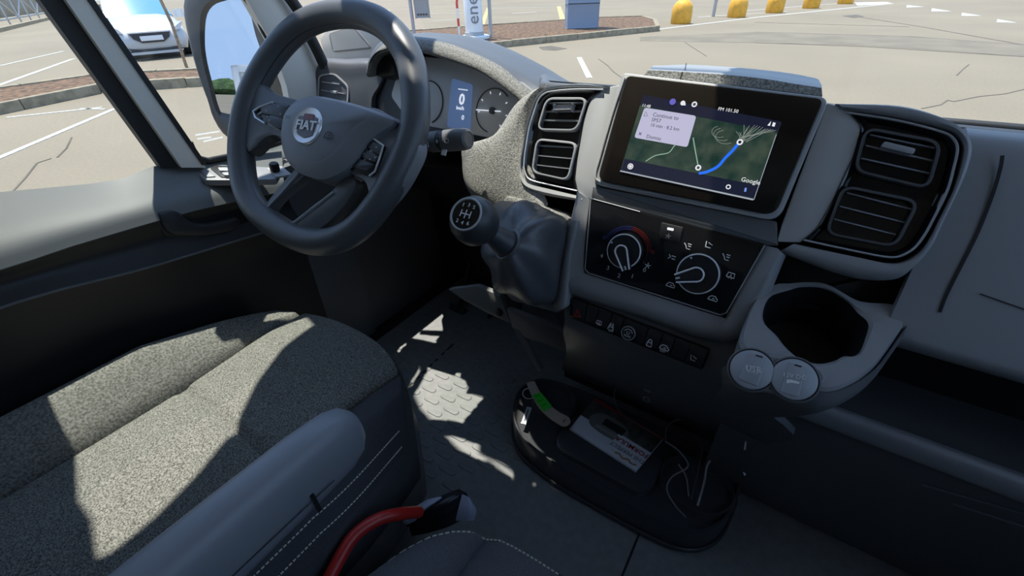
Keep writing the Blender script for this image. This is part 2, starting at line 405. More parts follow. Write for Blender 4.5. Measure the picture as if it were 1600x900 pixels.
# ---- posts
t = thing('sign_post', GI(648, 58), 'thin grey steel post carrying a small grey box', 'post')
q = GI(648, 58); tube('pole', [q, q+ZA*3.0], 0.05, STEEL, t, 8)
bx = q+side*0.32+ZA*0.80
box('meter_box', bx, side, tocam, ZA, 0.42, 0.16, 0.62, mat('grey_box', (0.3, 0.305, 0.31), 0.6), t, 0.02)
for k in range(4): box('button', bx+tocam*0.085+side*(-0.12+0.08*k)-ZA*0.22, side, tocam, ZA, 0.045, 0.02, 0.04, BLACKP, t, 0.004)
tube('bracket', [q+ZA*1.05, q+ZA*1.03+side*0.2, bx+ZA*0.25], 0.03, STEEL, t, 6)
q = GI(767, 58); tag(tube('steel_post', [q, q+ZA*3.0], [0.05, 0.05], STEEL, None, 8, base=q), 'plain thin steel post right of the charging post', 'post')
q = G(1114, 26); tag(tube('steel_post', [q, q+ZA*2.5], [0.07, 0.07], STEEL, None, 8, base=q), 'plain thin steel post among the yellow bollards', 'post')
# ---- blue-grey totem
q = GI(908, 43); t = thing('totem_sign', q, 'tall blue-grey boxed totem standing on the bark island', 'totem')
BG = mat('blue_grey_metal', (0.23, 0.28, 0.36), 0.5)
for z0, z1 in ((0, 0.66), (0.68, 1.5), (1.52, 3.0)): box('panel_box', q+ZA*((z0+z1)/2), side, tocam, ZA, 1.0, 0.5, z1-z0, BG, t, 0.015)
box('core', q+ZA*1.5, side, tocam, ZA, 0.96, 0.46, 2.98, BLACKP, t)
# ---- bollards
prof = [(0.34, 0.0), (0.37, 0.05), (0.37, 0.42), (0.35, 0.56), (0.28, 0.68), (0.17, 0.76), (0.02, 0.785)]
WORDS = ['nearest of the yellow dome bollards, beside the kerb end', 'second yellow dome bollard, right of the thin post', 'third yellow dome bollard along the white hatched strip', 'fourth yellow dome bollard along the white hatched strip', 'farthest yellow dome bollard at the tip of the strip']
bsrc = None
for i, (px, py, s) in enumerate([(1063, 37, 0.95), (1150, 27, 0.93), (1209, 20, 0.95), (1266, 13, 0.95), (1320, 6, 0.95)]):
    q = G(px, py)
    if bsrc is None: o = bsrc = lathe('yellow_bollard', [(r, h) for r, h in prof], q, ZA, YELLOW, None, 28, base=q)
    else: o = bsrc.copy(); COL.objects.link(o); o.location = q
    o.scale = (s, s, s); tag(o, WORDS[i], 'bollard', 'yellow bollards')

# ---- parked white hatchback
def car(loc, heading, name, label):
    t = thing(name, loc, label, 'car'); c, s = math.cos(heading), math.sin(heading)
    FW = V((c, s, 0)); RT = V((s, -c, 0))
    def P(x, y, z): return V(loc)+FW*x+RT*y+ZA*z
    CW_ = mat('car_white', (0.46, 0.47, 0.48), 0.35, coat=0.4)
    # body cross sections from the nose backwards: x, half width, bonnet height, sill height
    secs = [(0.0, 0.52, 0.50, 0.30), (-0.06, 0.74, 0.60, 0.22), (-0.22, 0.83, 0.70, 0.20), (-0.55, 0.86, 0.82, 0.20), (-1.1, 0.87, 0.95, 0.22), (-1.6, 0.87, 1.0, 0.22), (-3.3, 0.86, 1.0, 0.22), (-3.85, 0.8, 0.92, 0.25), (-4.0, 0.7, 0.8, 0.35)]
    Ls = []
    for x, w, h, b in secs:
        L = [P(x, -w*0.9, b), P(x, -w, b+(h-b)*0.4), P(x, -w*0.98, b+(h-b)*0.75), P(x, -w*0.84, h-0.02), P(x, -w*0.5, h+0.03), P(x, 0, h+0.04), P(x, w*0.5, h+0.03), P(x, w*0.84, h-0.02), P(x, w*0.98, b+(h-b)*0.75), P(x, w, b+(h-b)*0.4), P(x, w*0.9, b)]
        Ls.append(L)
    loops('body', Ls, CW_, t, True, True, True, 50)
    cab = [(-1.15, 0.76, 0.96, 0.02), (-1.75, 0.64, 1.40, 0.03), (-2.2, 0.62, 1.46, 0.03), (-3.0, 0.62, 1.43, 0.03), (-3.8, 0.68, 0.98, 0.02)]
    CG = mat('car_glass', (0.12, 0.3, 0.46), 0.08, spec=0.8)
    loops('cabin_glass', [[P(x, -0.78, 0.9), P(x, -w, h), P(x, 0, h+r), P(x, w, h), P(x, 0.78, 0.9)] for x, w, h, r in cab], CG, t, True, True, True, 20)
    loops('roof', [[P(x, -w*1.0, h-0.02), P(x, -w*0.9, h+0.03), P(x, 0, h+0.05), P(x, w*0.9, h+0.03), P(x, w, h-0.02)] for x, w, h in ((-1.78, 0.63, 1.4), (-2.2, 0.62, 1.46), (-3.0, 0.62, 1.43), (-3.3, 0.63, 1.36))], CW_, t, True, True, True, 40)
    DG = mat('car_dark_grille', (0.03, 0.032, 0.035), 0.4)
    gr = loops('grille', [[P(x, y, z) for y, z in ((-0.44, 0.62), (0.44, 0.62), (0.40, 0.5), (0.24, 0.4), (-0.24, 0.4), (-0.40, 0.5))] for x in (-0.12, 0.035)], DG, t, True, True)
    loops('grille_surround', [[P(0.04, y, z) for y, z in ((-0.47, 0.65), (0.47, 0.65), (0.47, 0.62), (-0.47, 0.62))], [P(-0.1, y, z) for y, z in ((-0.47, 0.65), (0.47, 0.65), (0.47, 0.62), (-0.47, 0.62))]], CHROME, t, True, True)
    box('number_plate', P(0.05, 0, 0.5), RT, ZA, FW, 0.5, 0.11, 0.02, mat('plate_white', (0.75, 0.76, 0.78), 0.5), t, 0.004)
    loops('lower_intake', [[P(x, y, z) for y, z in ((-0.6, 0.29), (-0.3, 0.25), (0.3, 0.25), (0.6, 0.29), (0.5, 0.2), (-0.5, 0.2))] for x in (-0.2, 0.0)], DG, t, True, True)
    loops('bumper_lip', [[P(x, y, z) for y, z in ((-0.62, 0.2), (0.62, 0.2), (0.55, 0.14), (-0.55, 0.14))] for x in (-0.3, 0.04)], CW_, t, True, True)
    for sg in (-1, 1):
        h = loops('headlight', [[P(x-0.0, sg*y, z) for y, z in ((0.56, 0.62), (0.72, 0.66), (0.82, 0.80), (0.79, 0.82), (0.62, 0.72))] for x in (-0.35, 0.0 if 0 else -0.06)], mat('lamp_glass', (0.6, 0.62, 0.65), 0.1), t, True, True)
        for xx in (-0.75, -3.2):
            wv = lathe('wheel', [(0.2, -0.1), (0.31, -0.1), (0.31, 0.1), (0.2, 0.1), (0.19, 0.07)], P(xx, sg*0.76, 0.31), RT*sg, BLACKP, t, 20)
        box('wing_mirror', P(-1.25, sg*0.95, 0.98), RT, FW, ZA, 0.18, 0.1, 0.13, WHITEP, t, 0.03)
    lathe('badge', [(0.05, 0), (0.045, 0.012)], P(0.0-0.05, 0, 0.70), FW+ZA*0.8, CHROME, t, 12)
    return t
cq = G(252, 93); hd = math.atan2(CAM.y-cq.y, CAM.x-cq.x)+0.06
car(cq-V((math.cos(hd), math.sin(hd), 0))*0.1, hd, 'parked_car', 'white hatchback parked nose-on beyond the bark strip')
# ---- wooden stake
a = G(292, 106); PTS = [a, a+V((-0.1, 0.1, 0.9)), a+V((-0.35, 0.1, 2.2))]
tag(tube('wooden_stake', PTS, [0.035, 0.035, 0.03], mat('bare_wood', (0.3, 0.2, 0.12), 0.9, var=0.3, vscale=20), None, 8, base=a), 'thin leaning brown stake in front of the white car', 'stake')
# ---- wall and guard rail far left
q = G(170, 32)
dirx = (G(220, 24)-G(-60, 60)).normalized()
t = thing('guard_rail', G(30, 45), 'pale steel lattice guard rail along the far left edge of the car park', 'guard rail')
A = G(-90, 62); B = G(75, 28); up = ZA
for z in (0.35, 1.5): tube('rail', [A+up*z, B+up*z], 0.05, STEEL, t, 6)
for i in range(9):
    p = A.lerp(B, i/8); tube('rail_post', [p, p+up*1.55], 0.05, STEEL, t, 6)
    if i < 8:
        p2 = A.lerp(B, (i+1)/8); tube('brace', [p+up*(0.35 if i % 2 else 1.5), p2+up*(1.5 if i % 2 else 0.35)], 0.035, STEEL, t, 6)
A = G(-90, 72); B = G(80, 30); tag(loops('low_kerb', [[p+s*w+ZA*z for w, z in ((-0.15, 0), (-0.15, 0.18), (0.15, 0.18), (0.15, 0))] for p in (A, B) for s in [(B-A).normalized().cross(ZA)]], STONE, None, True, True, base=A), 'long pale kerb below the guard rail', 'kerb')
A = G(-130, 46); B = G(100, 14); d_ = (B-A).normalized(); s_ = d_.cross(ZA)
wq = (A+B)/2
t = thing('boundary_wall', wq, 'pale concrete wall far behind the guard rail', 'wall')
kk = 8
for i in range(kk):
    a_, b_ = A.lerp(B, i/kk+0.002), A.lerp(B, (i+1)/kk-0.002)
    loops('wall_panel', [[p+s_*w+ZA*z for w, z in ((-0.1, 0), (-0.1, 3.2), (0.1, 3.2), (0.1, 0))] for p in (a_, b_)], STONE, t, True, True)
A = G(150, 20); B = G(212, 14); s = (B-A).normalized().cross(ZA)
t = thing('roadside_planter', A, 'low stone planter with a shrub behind the white car', 'planter')
loops('trough', [[p+s*w+ZA*z for w, z in ((-0.5, 0), (-0.5, 0.7), (0.5, 0.7), (0.5, 0))] for p in (A, B)], STONE, t, True, True)
def blob(name, c, r, m, parent=None, base=None, seed=0, sub=3, amp=0.25):
    b = bmesh.new(); bmesh.ops.create_icosphere(b, subdivisions=sub, radius=1); rnd = random.Random(seed)
    for v in b.verts:
        k = 1+rnd.uniform(-amp, amp); v.co = V(c)+V((v.co.x*r[0]*k, v.co.y*r[1]*k, v.co.z*r[2]*k))
    return bm_obj(name, b, m, parent, 0, base)
LEAF = mat('foliage', (0.06, 0.11, 0.03), 0.9, var=0.5, vscale=3)
blob('shrub', A.lerp(B, 0.5)+ZA*1.0, (1.2, 0.8, 0.6), LEAF, t, seed=2)

# ================================================================== SETTING: the cab shell
floor = tag(abox('floor', (-0.85, -1.35, -0.05), (0.85, 0.62, -0.006), BLACKP, base=(0, 0, 0)), 'black cab floor', None, kind='structure')
slab('rubber_mat', [V(p) for p in ((-0.78, -1.3, 0), (0.8, -1.3, 0), (0.8, 0.5, 0), (-0.78, 0.5, 0))], ZA, 0.006, RUBBER, floor, smooth=0)
# oval studs of the mat, each its own piece
sm = None
e1 = (PZ(716, 630, 0)-PZ(700, 622, 0)); e1.z = 0; e1.normalize(); e2 = ZA.cross(e1)
def stud_mesh():
    P = [e1*(0.014*sg)+(e1*math.cos(a)+e2*math.sin(a))*0.0085 for sg, a0 in ((1, -math.pi/2), (-1, math.pi/2)) for a in [a0+math.pi*k/5 for k in range(6)]]
    me = bpy.data.meshes.new('stud'); N = len(P)
    vs = [tuple(p) for p in P]+[tuple(p*0.9+ZA*0.0022) for p in P]
    me.from_pydata(vs, [], [(i, (i+1) % N, N+(i+1) % N, N+i) for i in range(N)]+[tuple(range(N, 2*N))]); me.materials.append(RUBBER); return me
smesh = stud_mesh()
o0 = PZ(700, 622, 0); du = PZ(743, 619, 0)-PZ(703, 591, 0); dv = PZ(688, 662, 0)-PZ(690, 633, 0)
s1 = 0.062; s2 = 0.042
for i in range(-6, 8):
    for j in range(-7, 12):
        p = o0+e1*(i*s1+(0.5*s1 if j % 2 else 0))+e2*(j*s2*0.62)
        x, y, _ = p
        if -0.74 < x < -0.12 and -0.30 < y < 0.30:
            d = p-CAM; qx = 800+FPX*d.dot(CR)/d.dot(CF); qy = 450-FPX*d.dot(CU)/d.dot(CF)
            if 600 < qx < 830 and 540 < qy < 840 and not (qx > 735 and qy > 730) : link('stud', smesh, floor, p+ZA*0.0)
a, b = PZ(1002, 826, 0), PZ(972, 900, 0); ribbon('mat_seam', [a, b.lerp(a, -0.4)], 0.004, ZA, BLACKP, floor, 0.0006)
a, b = PZ(692, 553, 0), PZ(630, 612, 0); ribbon('mat_seam', [a+(a-b)*0.3, b], 0.006, ZA, BLACKP, floor, 0.0006)

# roof; open edge shaped along the sun so its shade bounds the lit seat
RZ = 1.45
def rf(px, py, z=0.31): p = PZ(px, py, z)+SUNV*(RZ-z); return (p.x, p.y)
edge = [rf(150, 868), rf(172, 858), rf(205, 832), rf(246, 798), rf(305, 740), rf(364, 671), rf(400, 598), rf(440, 542), rf(486, 500)]
outl = [(-0.99, -1.35), (-0.99, rf(96, 742)[1])] + [(edge[0][0]-0.06, rf(96, 742)[1])] + edge + [(-1.0, edge[-1][1]+0.02), (-1.0, 0.10), (-0.9, 0.048), (-0.69, -0.005), (-0.66, 0.02), (-0.56, 0.01), (-0.54, 0.045), (-0.17, 0.045), (0.9, 0.045), (0.9, -1.35)]
slab('ceiling', [V((x, y, RZ)) for x, y in outl], V((0, 0, -1)), 0.05, CEIL, base=(0, 0, RZ), smooth=0)
tag(bpy.data.objects['ceiling'], 'cab roof lining', None, kind='structure')
tag(abox('wall_back', (-0.99, -1.4, -0.05), (0.9, -1.35, RZ), CEIL, base=(0, -1.4, 0)), 'partition behind the seats', None, kind='structure')
wl = tag(abox('wall_left', (-0.99, -1.35, -0.05), (-0.86, rf(96, 742)[1], RZ), PALE, base=(-0.99, -1.35, 0)), 'pale side panel behind the driver door', None, kind='structure')
wr = tag(abox('wall_right', (0.82, -1.35, -0.05), (0.9, 0.55, 0.68), PLASTIC, base=(0.86, 0, 0)), 'passenger door side of the cab', None, kind='structure')
abox('rear_pillar', (0.82, -1.35, 0.68), (0.9, -0.75, RZ), PALE, wr)
abox('kick_panel', (-0.86, -0.66, -0.05), (-0.835, 0.62, 0.5), PLASTIC, wl)
abox('front_bulkhead', (-0.86, 0.6, -0.05), (0.86, 0.62, 0.62), BLACKP, wl)
# windscreen glass
wsb = [V((-0.85, 0.63, 0.57)), V((0.86, 0.63, 0.57)), V((0.86, 0.045, RZ)), V((-0.85, 0.045, RZ))]
nw = V((0, 0.764, 0.645))
win = tag(slab('window_1', wsb, -nw, 0.005, GLASS, base=(0, 0.62, 0.66), smooth=0), 'windscreen', None, kind='structure')
abox('window_2', (0.855, -0.75, 0.68), (0.86, 0.5, RZ), GLASS, base=(0.855, -0.1, 0.62)); tag(bpy.data.objects['window_2'], 'passenger side window', None, kind='structure')
# unseen pleated blind added at the upper windscreen to shade the right dashboard
BL = mat('shade_blind_fabric', (0.7, 0.7, 0.66), 0.95)
t = thing('added_shade_blind', (0.3, 0.15, 1.2), 'unseen pale blind added to shade the right half of the dashboard', 'added shade')
N = 14; A, B = [], []
for i in range(N+1):
    k = i/N; y = 0.04+0.23*k; z = RZ-0.03-0.34*k; xo = -0.178+0.09*k; dz = 0.008 if i % 2 else -0.008
    A.append(V((xo, y, z+dz))); B.append(V((0.85, y, z+dz)))
solid('pleats', [A, B], BL, 0.002, (0, -0.7, -0.7), t, 10)
box('bottom_bar', (A[-1]+B[-1])/2, XA, YA, ZA, (B[-1]-A[-1]).x, 0.02, 0.02, SATIN, t, 0.003)
t = thing('added_shade_visor', (-0.69, 0.1, 1.4), 'unseen grey flap added at the roof edge to trim the sunlight on the floor', 'sun visor')  # unseen visor-shaped flap, added so its shade trims the floor sun patch
slab('shade_flap', rpoly([V((x, y, 1.44)) for x, y in ((-0.69, 0.02), (-0.775, 0.185), (-0.66, 0.185), (-0.60, 0.03))], 0.01), -ZA, 0.012, CEIL, t, 0.003)
tube('shade_flap_hinge', [V((-0.66, 0.035, 1.43)), V((-0.56, 0.025, 1.43))], 0.006, CEIL, t, 8)
# white bonnet and cowl below the windscreen
t = thing('bonnet', (0, 0.9, 0.3), 'white van bonnet edge beyond the windscreen base', 'bonnet')
rows = [[V((x, 0.645, 0.57)) , V((x, 0.69, 0.60)), V((x, 0.76, 0.60)), V((x, 0.88, 0.55)), V((x, 1.1, 0.44)), V((x, 1.25, 0.2)), V((x, 1.3, -0.2))] for x in (-0.84, -0.4, 0.0, 0.4, 0.84)]
solid('bonnet_skin', rows, WHITEP, 0.01, (0, 0.5, 0.8), t)
tube('wiper', [V((0.2, 0.67, 0.61)), V((0.5, 0.675, 0.612)), V((0.86, 0.68, 0.612))], 0.008, BLACKP, t, 8)

# ---- driver door
door = thing('door_1', (-0.83, -0.4, 0), 'dark driver door panel with pale window post', None, kind='structure')
# outer skin and inner panel
DI = -0.79
top = [V((DI, -0.66, 0.555))]+[PX(x, y, DI) for x, y in ((-60, 425), (0, 409), (100, 376), (200, 347), (290, 322), (380, 303), (445, 290))]
def drow(dx, zf): return [V((DI+dx, p.y, p.z*zf[0]+zf[1])) for p in top]
gl = [V((-0.862, -0.66, 0.635))]+[PX(x, y, -0.862) for x, y in ((-60, 306), (0, 300), (100, 291), (165, 285), (205, 276), (238, 260), (262, 256))]
top2 = resample(top, 15, False); gl2 = resample(gl+[PX(330, 250, -0.862), PX(440, 232, -0.862)], 15, False)
rows = [gl2, [g.lerp(p, 0.55)+ZA*0.004 for g, p in zip(gl2, top2)], [g.lerp(p, 0.9)+ZA*0.006 for g, p in zip(gl2, top2)], [p-ZA*0.010+XA*0.004 for p in top2]]
solid('door_top_pad', smooth_rows(rows, 1, 4), mat('door_pad', (0.15, 0.16, 0.155), 0.55, bump=0.08, bscale=1500), 0.01, (0.6, 0, 0.8), door)
low = [p-ZA*0.011+XA*0.003 for p in top2]
seamz = [V((DI+0.01, -0.66, 0.485))]+[PX(x, y, DI+0.01) for x, y in ((-60, 500), (60, 460), (230, 418), (400, 366), (470, 345))]; seam2 = resample(seamz, 15, False)
rows = [low, [a.lerp(b, 0.5)+XA*-0.012 for a, b in zip(low, seam2)], seam2]
solid('door_mid_panel', smooth_rows(rows, 1, 4), BLACKP, 0.01, XA, door)
tube('door_seam_lip', [p+XA*0.003 for p in seam2], 0.0022, PLASTIC, door, 6)
rows = [[p-ZA*0.002 for p in seam2], [V((DI-0.01, p.y, 0.37)) for p in seam2], [V((DI-0.02, p.y, 0.02)) for p in seam2]]
solid('door_pocket', smooth_rows(rows, 1, 3), BLACKP, 0.01, XA, door)
abox('door_shell', (-0.875, -0.66, 0.0), (-0.815, 0.1, 0.54), PLASTIC, door)
# pull handle: a shaped bar standing off the panel
hp = [(250, 334), (260, 331), (274, 330), (284, 334), (292, 342), (300, 347), (312, 351), (330, 350), (352, 345), (372, 339), (378, 352), (360, 362), (330, 368), (300, 369), (272, 368), (258, 358), (252, 346)]
slab('pull_handle', resample([PX(x, y, DI+0.008) for x, y in hp], 40), XA, 0.028, mat('handle_black', (0.03, 0.031, 0.034), 0.45), door, 0.004)
slab('handle_recess', resample([PX(x, y, DI-0.002) for x, y in ((246, 330), (300, 322), (385, 312), (390, 352), (330, 372), (256, 370), (247, 350))], 40), XA, 0.02, BLACKP, door, 0.003)
# window switches on the pad
DP = Pl((-0.82, -0.2, 0.555), 78); SN = (PZ(320, 280, 0.5)-PZ(320, 280, 0.5))
def dpl(px, py, o=0): return hit(px, py, V((-0.815, -0.12, 0.562))+V((0.18, 0, 0.98))*o, V((0.18, 0, 0.98)))
dn = V((0.18, 0, 0.98)).normalized()
slab('switch_plate', rpoly([dpl(*q, 0.006) for q in ((298, 262), (345, 257), (440, 262), (430, 280), (362, 281), (320, 281))], 0.006), dn, 0.012, SOFT, door, 0.002)
slab('switch_blank', rpoly([dpl(*q, 0.0085) for q in ((311, 265), (324, 264), (337, 275), (323, 276))], 0.003), dn, 0.003, SOFT, door, 0.001)
slab('switch_well', rpoly([dpl(*q, 0.0085) for q in ((328, 262), (336, 258), (365, 259), (368, 276), (345, 276))], 0.003), dn, 0.003, BLACKP, door, 0.001)
for q in (((340, 261), (355, 261), (358, 266), (343, 266)), ((346, 269), (362, 268), (365, 273), (350, 273))):
    slab('window_switch', rpoly([dpl(*p, 0.013) for p in q], 0.002), dn, 0.006, SATIN, door, 0.0012)
slab('mirror_switch_plate', rpoly([dpl(*q, 0.008) for q in ((416, 262), (440, 259), (456, 272), (432, 276))], 0.004), dn, 0.004, SATIN, door, 0.001)
kc = dpl(430, 266, 0.01); lathe('mirror_knob', [(0.009, 0), (0.009, 0.012), (0.0075, 0.015), (0.001, 0.0155)], kc, dn, BLACKP, door, 20)
# door window: glass, seal and post
abox('door_glass', (-0.8635, -0.66, 0.5), (-0.8605, -0.215, RZ), GLASS, door)
def post(name, l0, l1, r0, r1, x, th, m, zt):
    a, b = PX(*l1, x), PX(*l0, x); c, d = PX(*r0, x), PX(*r1, x)
    ext = lambda lo, hi: hi+(hi-lo)*((zt-hi.z)/(hi.z-lo.z))
    e_ = [ext(d, c), ext(a, b)]; g_ = [V((p.x, -0.06+(0.005 if i == 0 else -0.005), zt+0.10)) for i, p in enumerate(e_)]
    rows = [[a, d], [e_[1], e_[0]], [g_[1], g_[0]]]
    return solid(name, rows, m, th, XA, door, 30)
post('window_seal', (62, 0), (252, 262), (112, 0), (288, 262), -0.848, 0.02, SEAL, 0.88)
post('window_post', (103, 0), (284, 262), (139, 0), (322, 262), -0.836, 0.03, PALE, 0.88)
post('post_gasket', (137, 0), (316, 258), (148, 0), (324, 258), -0.834, 0.03, SEAL, 0.88)
abox('quarter_glass', (-0.8635, -0.21, 0.56), (-0.8605, 0.06, 1.3), GLASS, door)
tube('quarter_seal', [PX(*q, -0.855) for q in ((296, 222), (303, 238), (312, 248), (326, 251), (364, 243), (405, 233), (440, 222))], 0.006, SEAL, door, 8)
# white outer sill seen below the quarter glass
slab('outer_sill', [PX(*q, -0.875) for q in ((330, 262), (450, 262), (460, 225), (432, 222), (404, 235), (360, 247))], XA, 0.02, WHITEP, door, 0.003)
# maker's etching in the quarter glass corner
for i, (a, b) in enumerate((((305, 211), (343, 205)), ((308, 217), (330, 214)), ((318, 221), (348, 214)))):
    ribbon('glass_etching', [PX(*a, -0.8595), PX(*b, -0.8595)], 0.003, XA, FROST, door, 0.0002)

# ---- windscreen pillar trim
t = thing('trim_1', (-0.83, 0.08, 0.6), 'pale grey windscreen pillar trim beside the driver', None, kind='structure')
def ups(pts, up): return pts
L0 = [PX(448, 135, -0.82), PX(424, 66, -0.82), PX(385, -2, -0.82)]; R0 = [PX(500, 105, -0.82), PX(476, 40, -0.82), PX(449, -2, -0.82)]
Lx = L0+[V((-0.82, -0.05, 1.0)), V((-0.82, -0.04, 1.3)), V((-0.84, -0.035, RZ))]; Rx = R0+[V((-0.82, 0.0, 1.0)), V((-0.82, -0.005, 1.3)), V((-0.84, 0.0, RZ))]
L0 = [V((-0.82, 0.03, 0.52))]+Lx; R0 = [V((-0.82, 0.17, 0.52))]+Rx
solid('pillar_cover', [[a, a.lerp(b, 0.5)+XA*0.012, b] for a, b in zip(L0, R0)], PALE, 0.02, XA, t)
tube('pillar_seal', crom([PX(508, 106, -0.80), PX(492, 72, -0.80), PX(470, 30, -0.80), PX(455, 0, -0.80), V((-0.80, 0.0, 0.98))], 4), 0.011, SEAL, t, 8)
tube('quarter_gasket', crom([PX(440, 95, -0.83), PX(413, 50, -0.83), PX(386, 0, -0.83), V((-0.83, -0.06, 0.98))], 4), 0.006, SEAL, t, 8)
# sail panel with the speaker grille
SP = Pl((-0.75, 0.27, 0.70), 12, yaw=28)
t = thing('speaker_panel', SP(545, 90, 0), 'pale grey corner panel with a tweeter grille behind the steering wheel', 'speaker panel')
slab('panel', rpoly(SP.L([(499, 58), (530, 20), (600, 10), (628, 40), (602, 62), (580, 96), (508, 97)]), 0.01), SP.n, 0.02, PALE, t, 0.003)
slab('grille_recess', rpoly(SP.L([(513, 52), (552, 40), (582, 76), (520, 82)], 0.002), 0.008), SP.n, 0.002, mat('grille_grey', (0.3, 0.29, 0.27), 0.7), t, 0.0005)
# the perforated grille: a fine net of bars
vs, fs = [], []
q = SP.L([(516, 54), (550, 43), (578, 74), (521, 80)], 0.003)
for k in range(1, 22):
    u = k/22
    for a, b in ((q[0].lerp(q[1], u), q[3].lerp(q[2], u)), (q[0].lerp(q[3], u), q[1].lerp(q[2], u))):
        d = (b-a).normalized().cross(SP.n)*0.0007; i = len(vs); vs += [a+d, b+d, b-d, a-d]; fs.append((i, i+1, i+2, i+3))
tag(mesh('grille_net', vs, fs, PALE, t, 0), kind='stuff')

# ---- door mirror outside
MX = PX(360, 120, -1.06)
n_in = (MX-CAM).normalized(); r_out = V((-0.5, -0.86, 0.015)).normalized(); MN = (r_out-n_in).normalized()
def MP(px, py, o=0): return hit(px, py, MX+MN*o, MN)
t = thing('door_mirror', MX-ZA*0.2, 'black door mirror reflecting blue sky and a white lorry', 'mirror')
g = [(322, 30), (334, 8), (358, -1), (372, -12), (384, -10), (398, 50), (412, 98), (408, 150), (396, 184), (372, 180), (352, 177), (341, 170), (331, 130), (321, 80)]
mo = resample(crom([MP(*q, 0.002) for q in g], 4, True), 56)
slab('mirror_glass', mo, MN, 0.003, mat('mirror_silver', (0.5, 0.53, 0.57), 0.01, metal=1.0), t)
h = [(287, 10), (300, -20), (345, -40), (400, -40), (418, 40), (436, 120), (432, 190), (434, 222), (404, 232), (372, 222), (352, 212), (336, 190), (329, 168), (311, 120), (296, 66)]
ho = resample(crom([MP(*q) for q in h], 4, True), 56)
HM = mat('mirror_housing', (0.045, 0.047, 0.05), 0.5)
loops('housing', [[p+(m_-p)*0.25-MN*0.07 for p, m_ in zip(ho, mo)], [p-MN*0.03 for p in ho], ho, [p.lerp(m_, 0.3)+MN*0.008 for p, m_ in zip(ho, mo)], [p.lerp(m_, 0.85)+MN*0.006 for p, m_ in zip(ho, mo)], [m_-MN*0.001 for m_ in mo]], HM, t, True, False)
tube('arm', [MP(400, 225, -0.04), MP(425, 232, -0.04), V((-0.87, 0.05, 0.52))], 0.03, HM, t, 10)
# ---- what the mirror shows: a white lorry on the road behind and a hedge
pt = MP(396, 114); dr = (pt-CAM).normalized(); rr = dr-2*dr.dot(MN)*MN; rr.z = 0; rr.normalize()
lq = V((pt.x, pt.y, 0))+rr*58; lq.z = GZ
t = thing('lorry', lq, 'white box lorry standing behind, seen in the door mirror', 'lorry')
fx = -rr; rot = Matrix.Rotation(rad(-12), 3, 'Z'); fx = rot@fx; rx = V((fx.y, -fx.x, 0))
box('cab', lq+ZA*1.55, fx, rx, ZA, 1.7, 2.1, 2.3, WHITEP, t, 0.12)
box('box_body', lq-fx*2.8+ZA*1.9, fx, rx, ZA, 3.6, 2.3, 2.9, WHITEP, t, 0.05)
box('windscreen', lq+fx*0.84+ZA*1.85, fx, rx, ZA, 0.06, 1.8, 0.8, GLOSS, t, 0.02)
box('grille', lq+fx*0.85+ZA*0.95, fx, rx, ZA, 0.06, 1.3, 0.4, GLOSS, t, 0.02)
box('bumper', lq+fx*0.86+ZA*0.5, fx, rx, ZA, 0.12, 2.1, 0.3, SATIN, t, 0.03)
for sg in (-1, 1):
    box('side_mirror', lq+fx*0.7+rx*sg*1.2+ZA*1.9, fx, rx, ZA, 0.1, 0.2, 0.5, BLACKP, t, 0.03)
    for xx in (0.0, -3.4): lathe('wheel', [(0.2, -0.14), (0.45, -0.14), (0.45, 0.14), (0.2, 0.14)], lq+fx*xx+rx*sg*0.95+ZA*0.45, rx*sg, BLACKP, t, 20)
hq = V((pt.x, pt.y, 0))+rr*90; hq.z = GZ; hx = ZA.cross(rr)
t = thing('hedge', hq, 'distant green hedge seen in the door mirror', 'hedge')
for i in range(9): blob('hedge_shrub', hq+hx*(-12+3.6*i)+ZA*0.8, (2.6, 2.6, 1.1+0.3*(i % 3)), LEAF, t, seed=20+i, sub=2)
# ================================================================== DASHBOARD
dash = thing('dashboard', (0, 0.3, 0), 'dark slate van dashboard spanning the cab under the windscreen', 'dashboard')
def profile(name, prof, x0, x1, m, bev=0):
    return loops(name, [[V((x, y, z)) for y, z in prof] for x in (x0, x1)], m, dash, True, True, True, 30)
def mirx(L): return [V((-p.x, p.y, p.z)) for p in L]
profile('core', [(0.125, 0.73), (0.045, 0.55), (0.03, 0.46), (0.10, 0.38), (0.24, 0.14), (0.24, 0.0), (0.6, 0.0), (0.6, 0.64)], -0.25, 0.12, BLACKP)
profile('driver_core', [(0.27, 0.655), (0.29, 0.6), (0.29, 0.5), (0.30, 0.42), (0.36, 0.37), (0.6, 0.37), (0.6, 0.62)], -0.82, -0.25, BLACKP)
profile('firewall', [(0.40, 0.40), (0.43, 0.05), (0.47, 0.0), (0.6, 0.0), (0.6, 0.4)], -0.82, -0.2, BLACKP)
# upper pad: one curved skin over the full width
xs = [-0.80, -0.70, -0.5, -0.3, -0.24, -0.1, 0.1, 0.225, 0.26, 0.45, 0.65, 0.82]
hz = [0.66, 0.68, 0.69, 0.725, 0.732, 0.734, 0.734, 0.722, 0.706, 0.706, 0.705, 0.70]
rows = []
for x, h in zip(xs, hz):
    yb = 0.105 if x > -0.25 else 0.2
    rows.append([V((x, yb-0.03, h-0.03)), V((x, yb-0.02, h-0.006)), V((x, yb, h)), V((x, 0.22, h-0.036 if x > -0.25 else h-0.01)), V((x, 0.4, 0.625 if x > -0.25 else 0.64)), V((x, 0.625, 0.57))])
solid('upper_pad', smooth_rows(rows, 3, 2), HOODM, 0.02, (0, 0, 1), dash, 50)
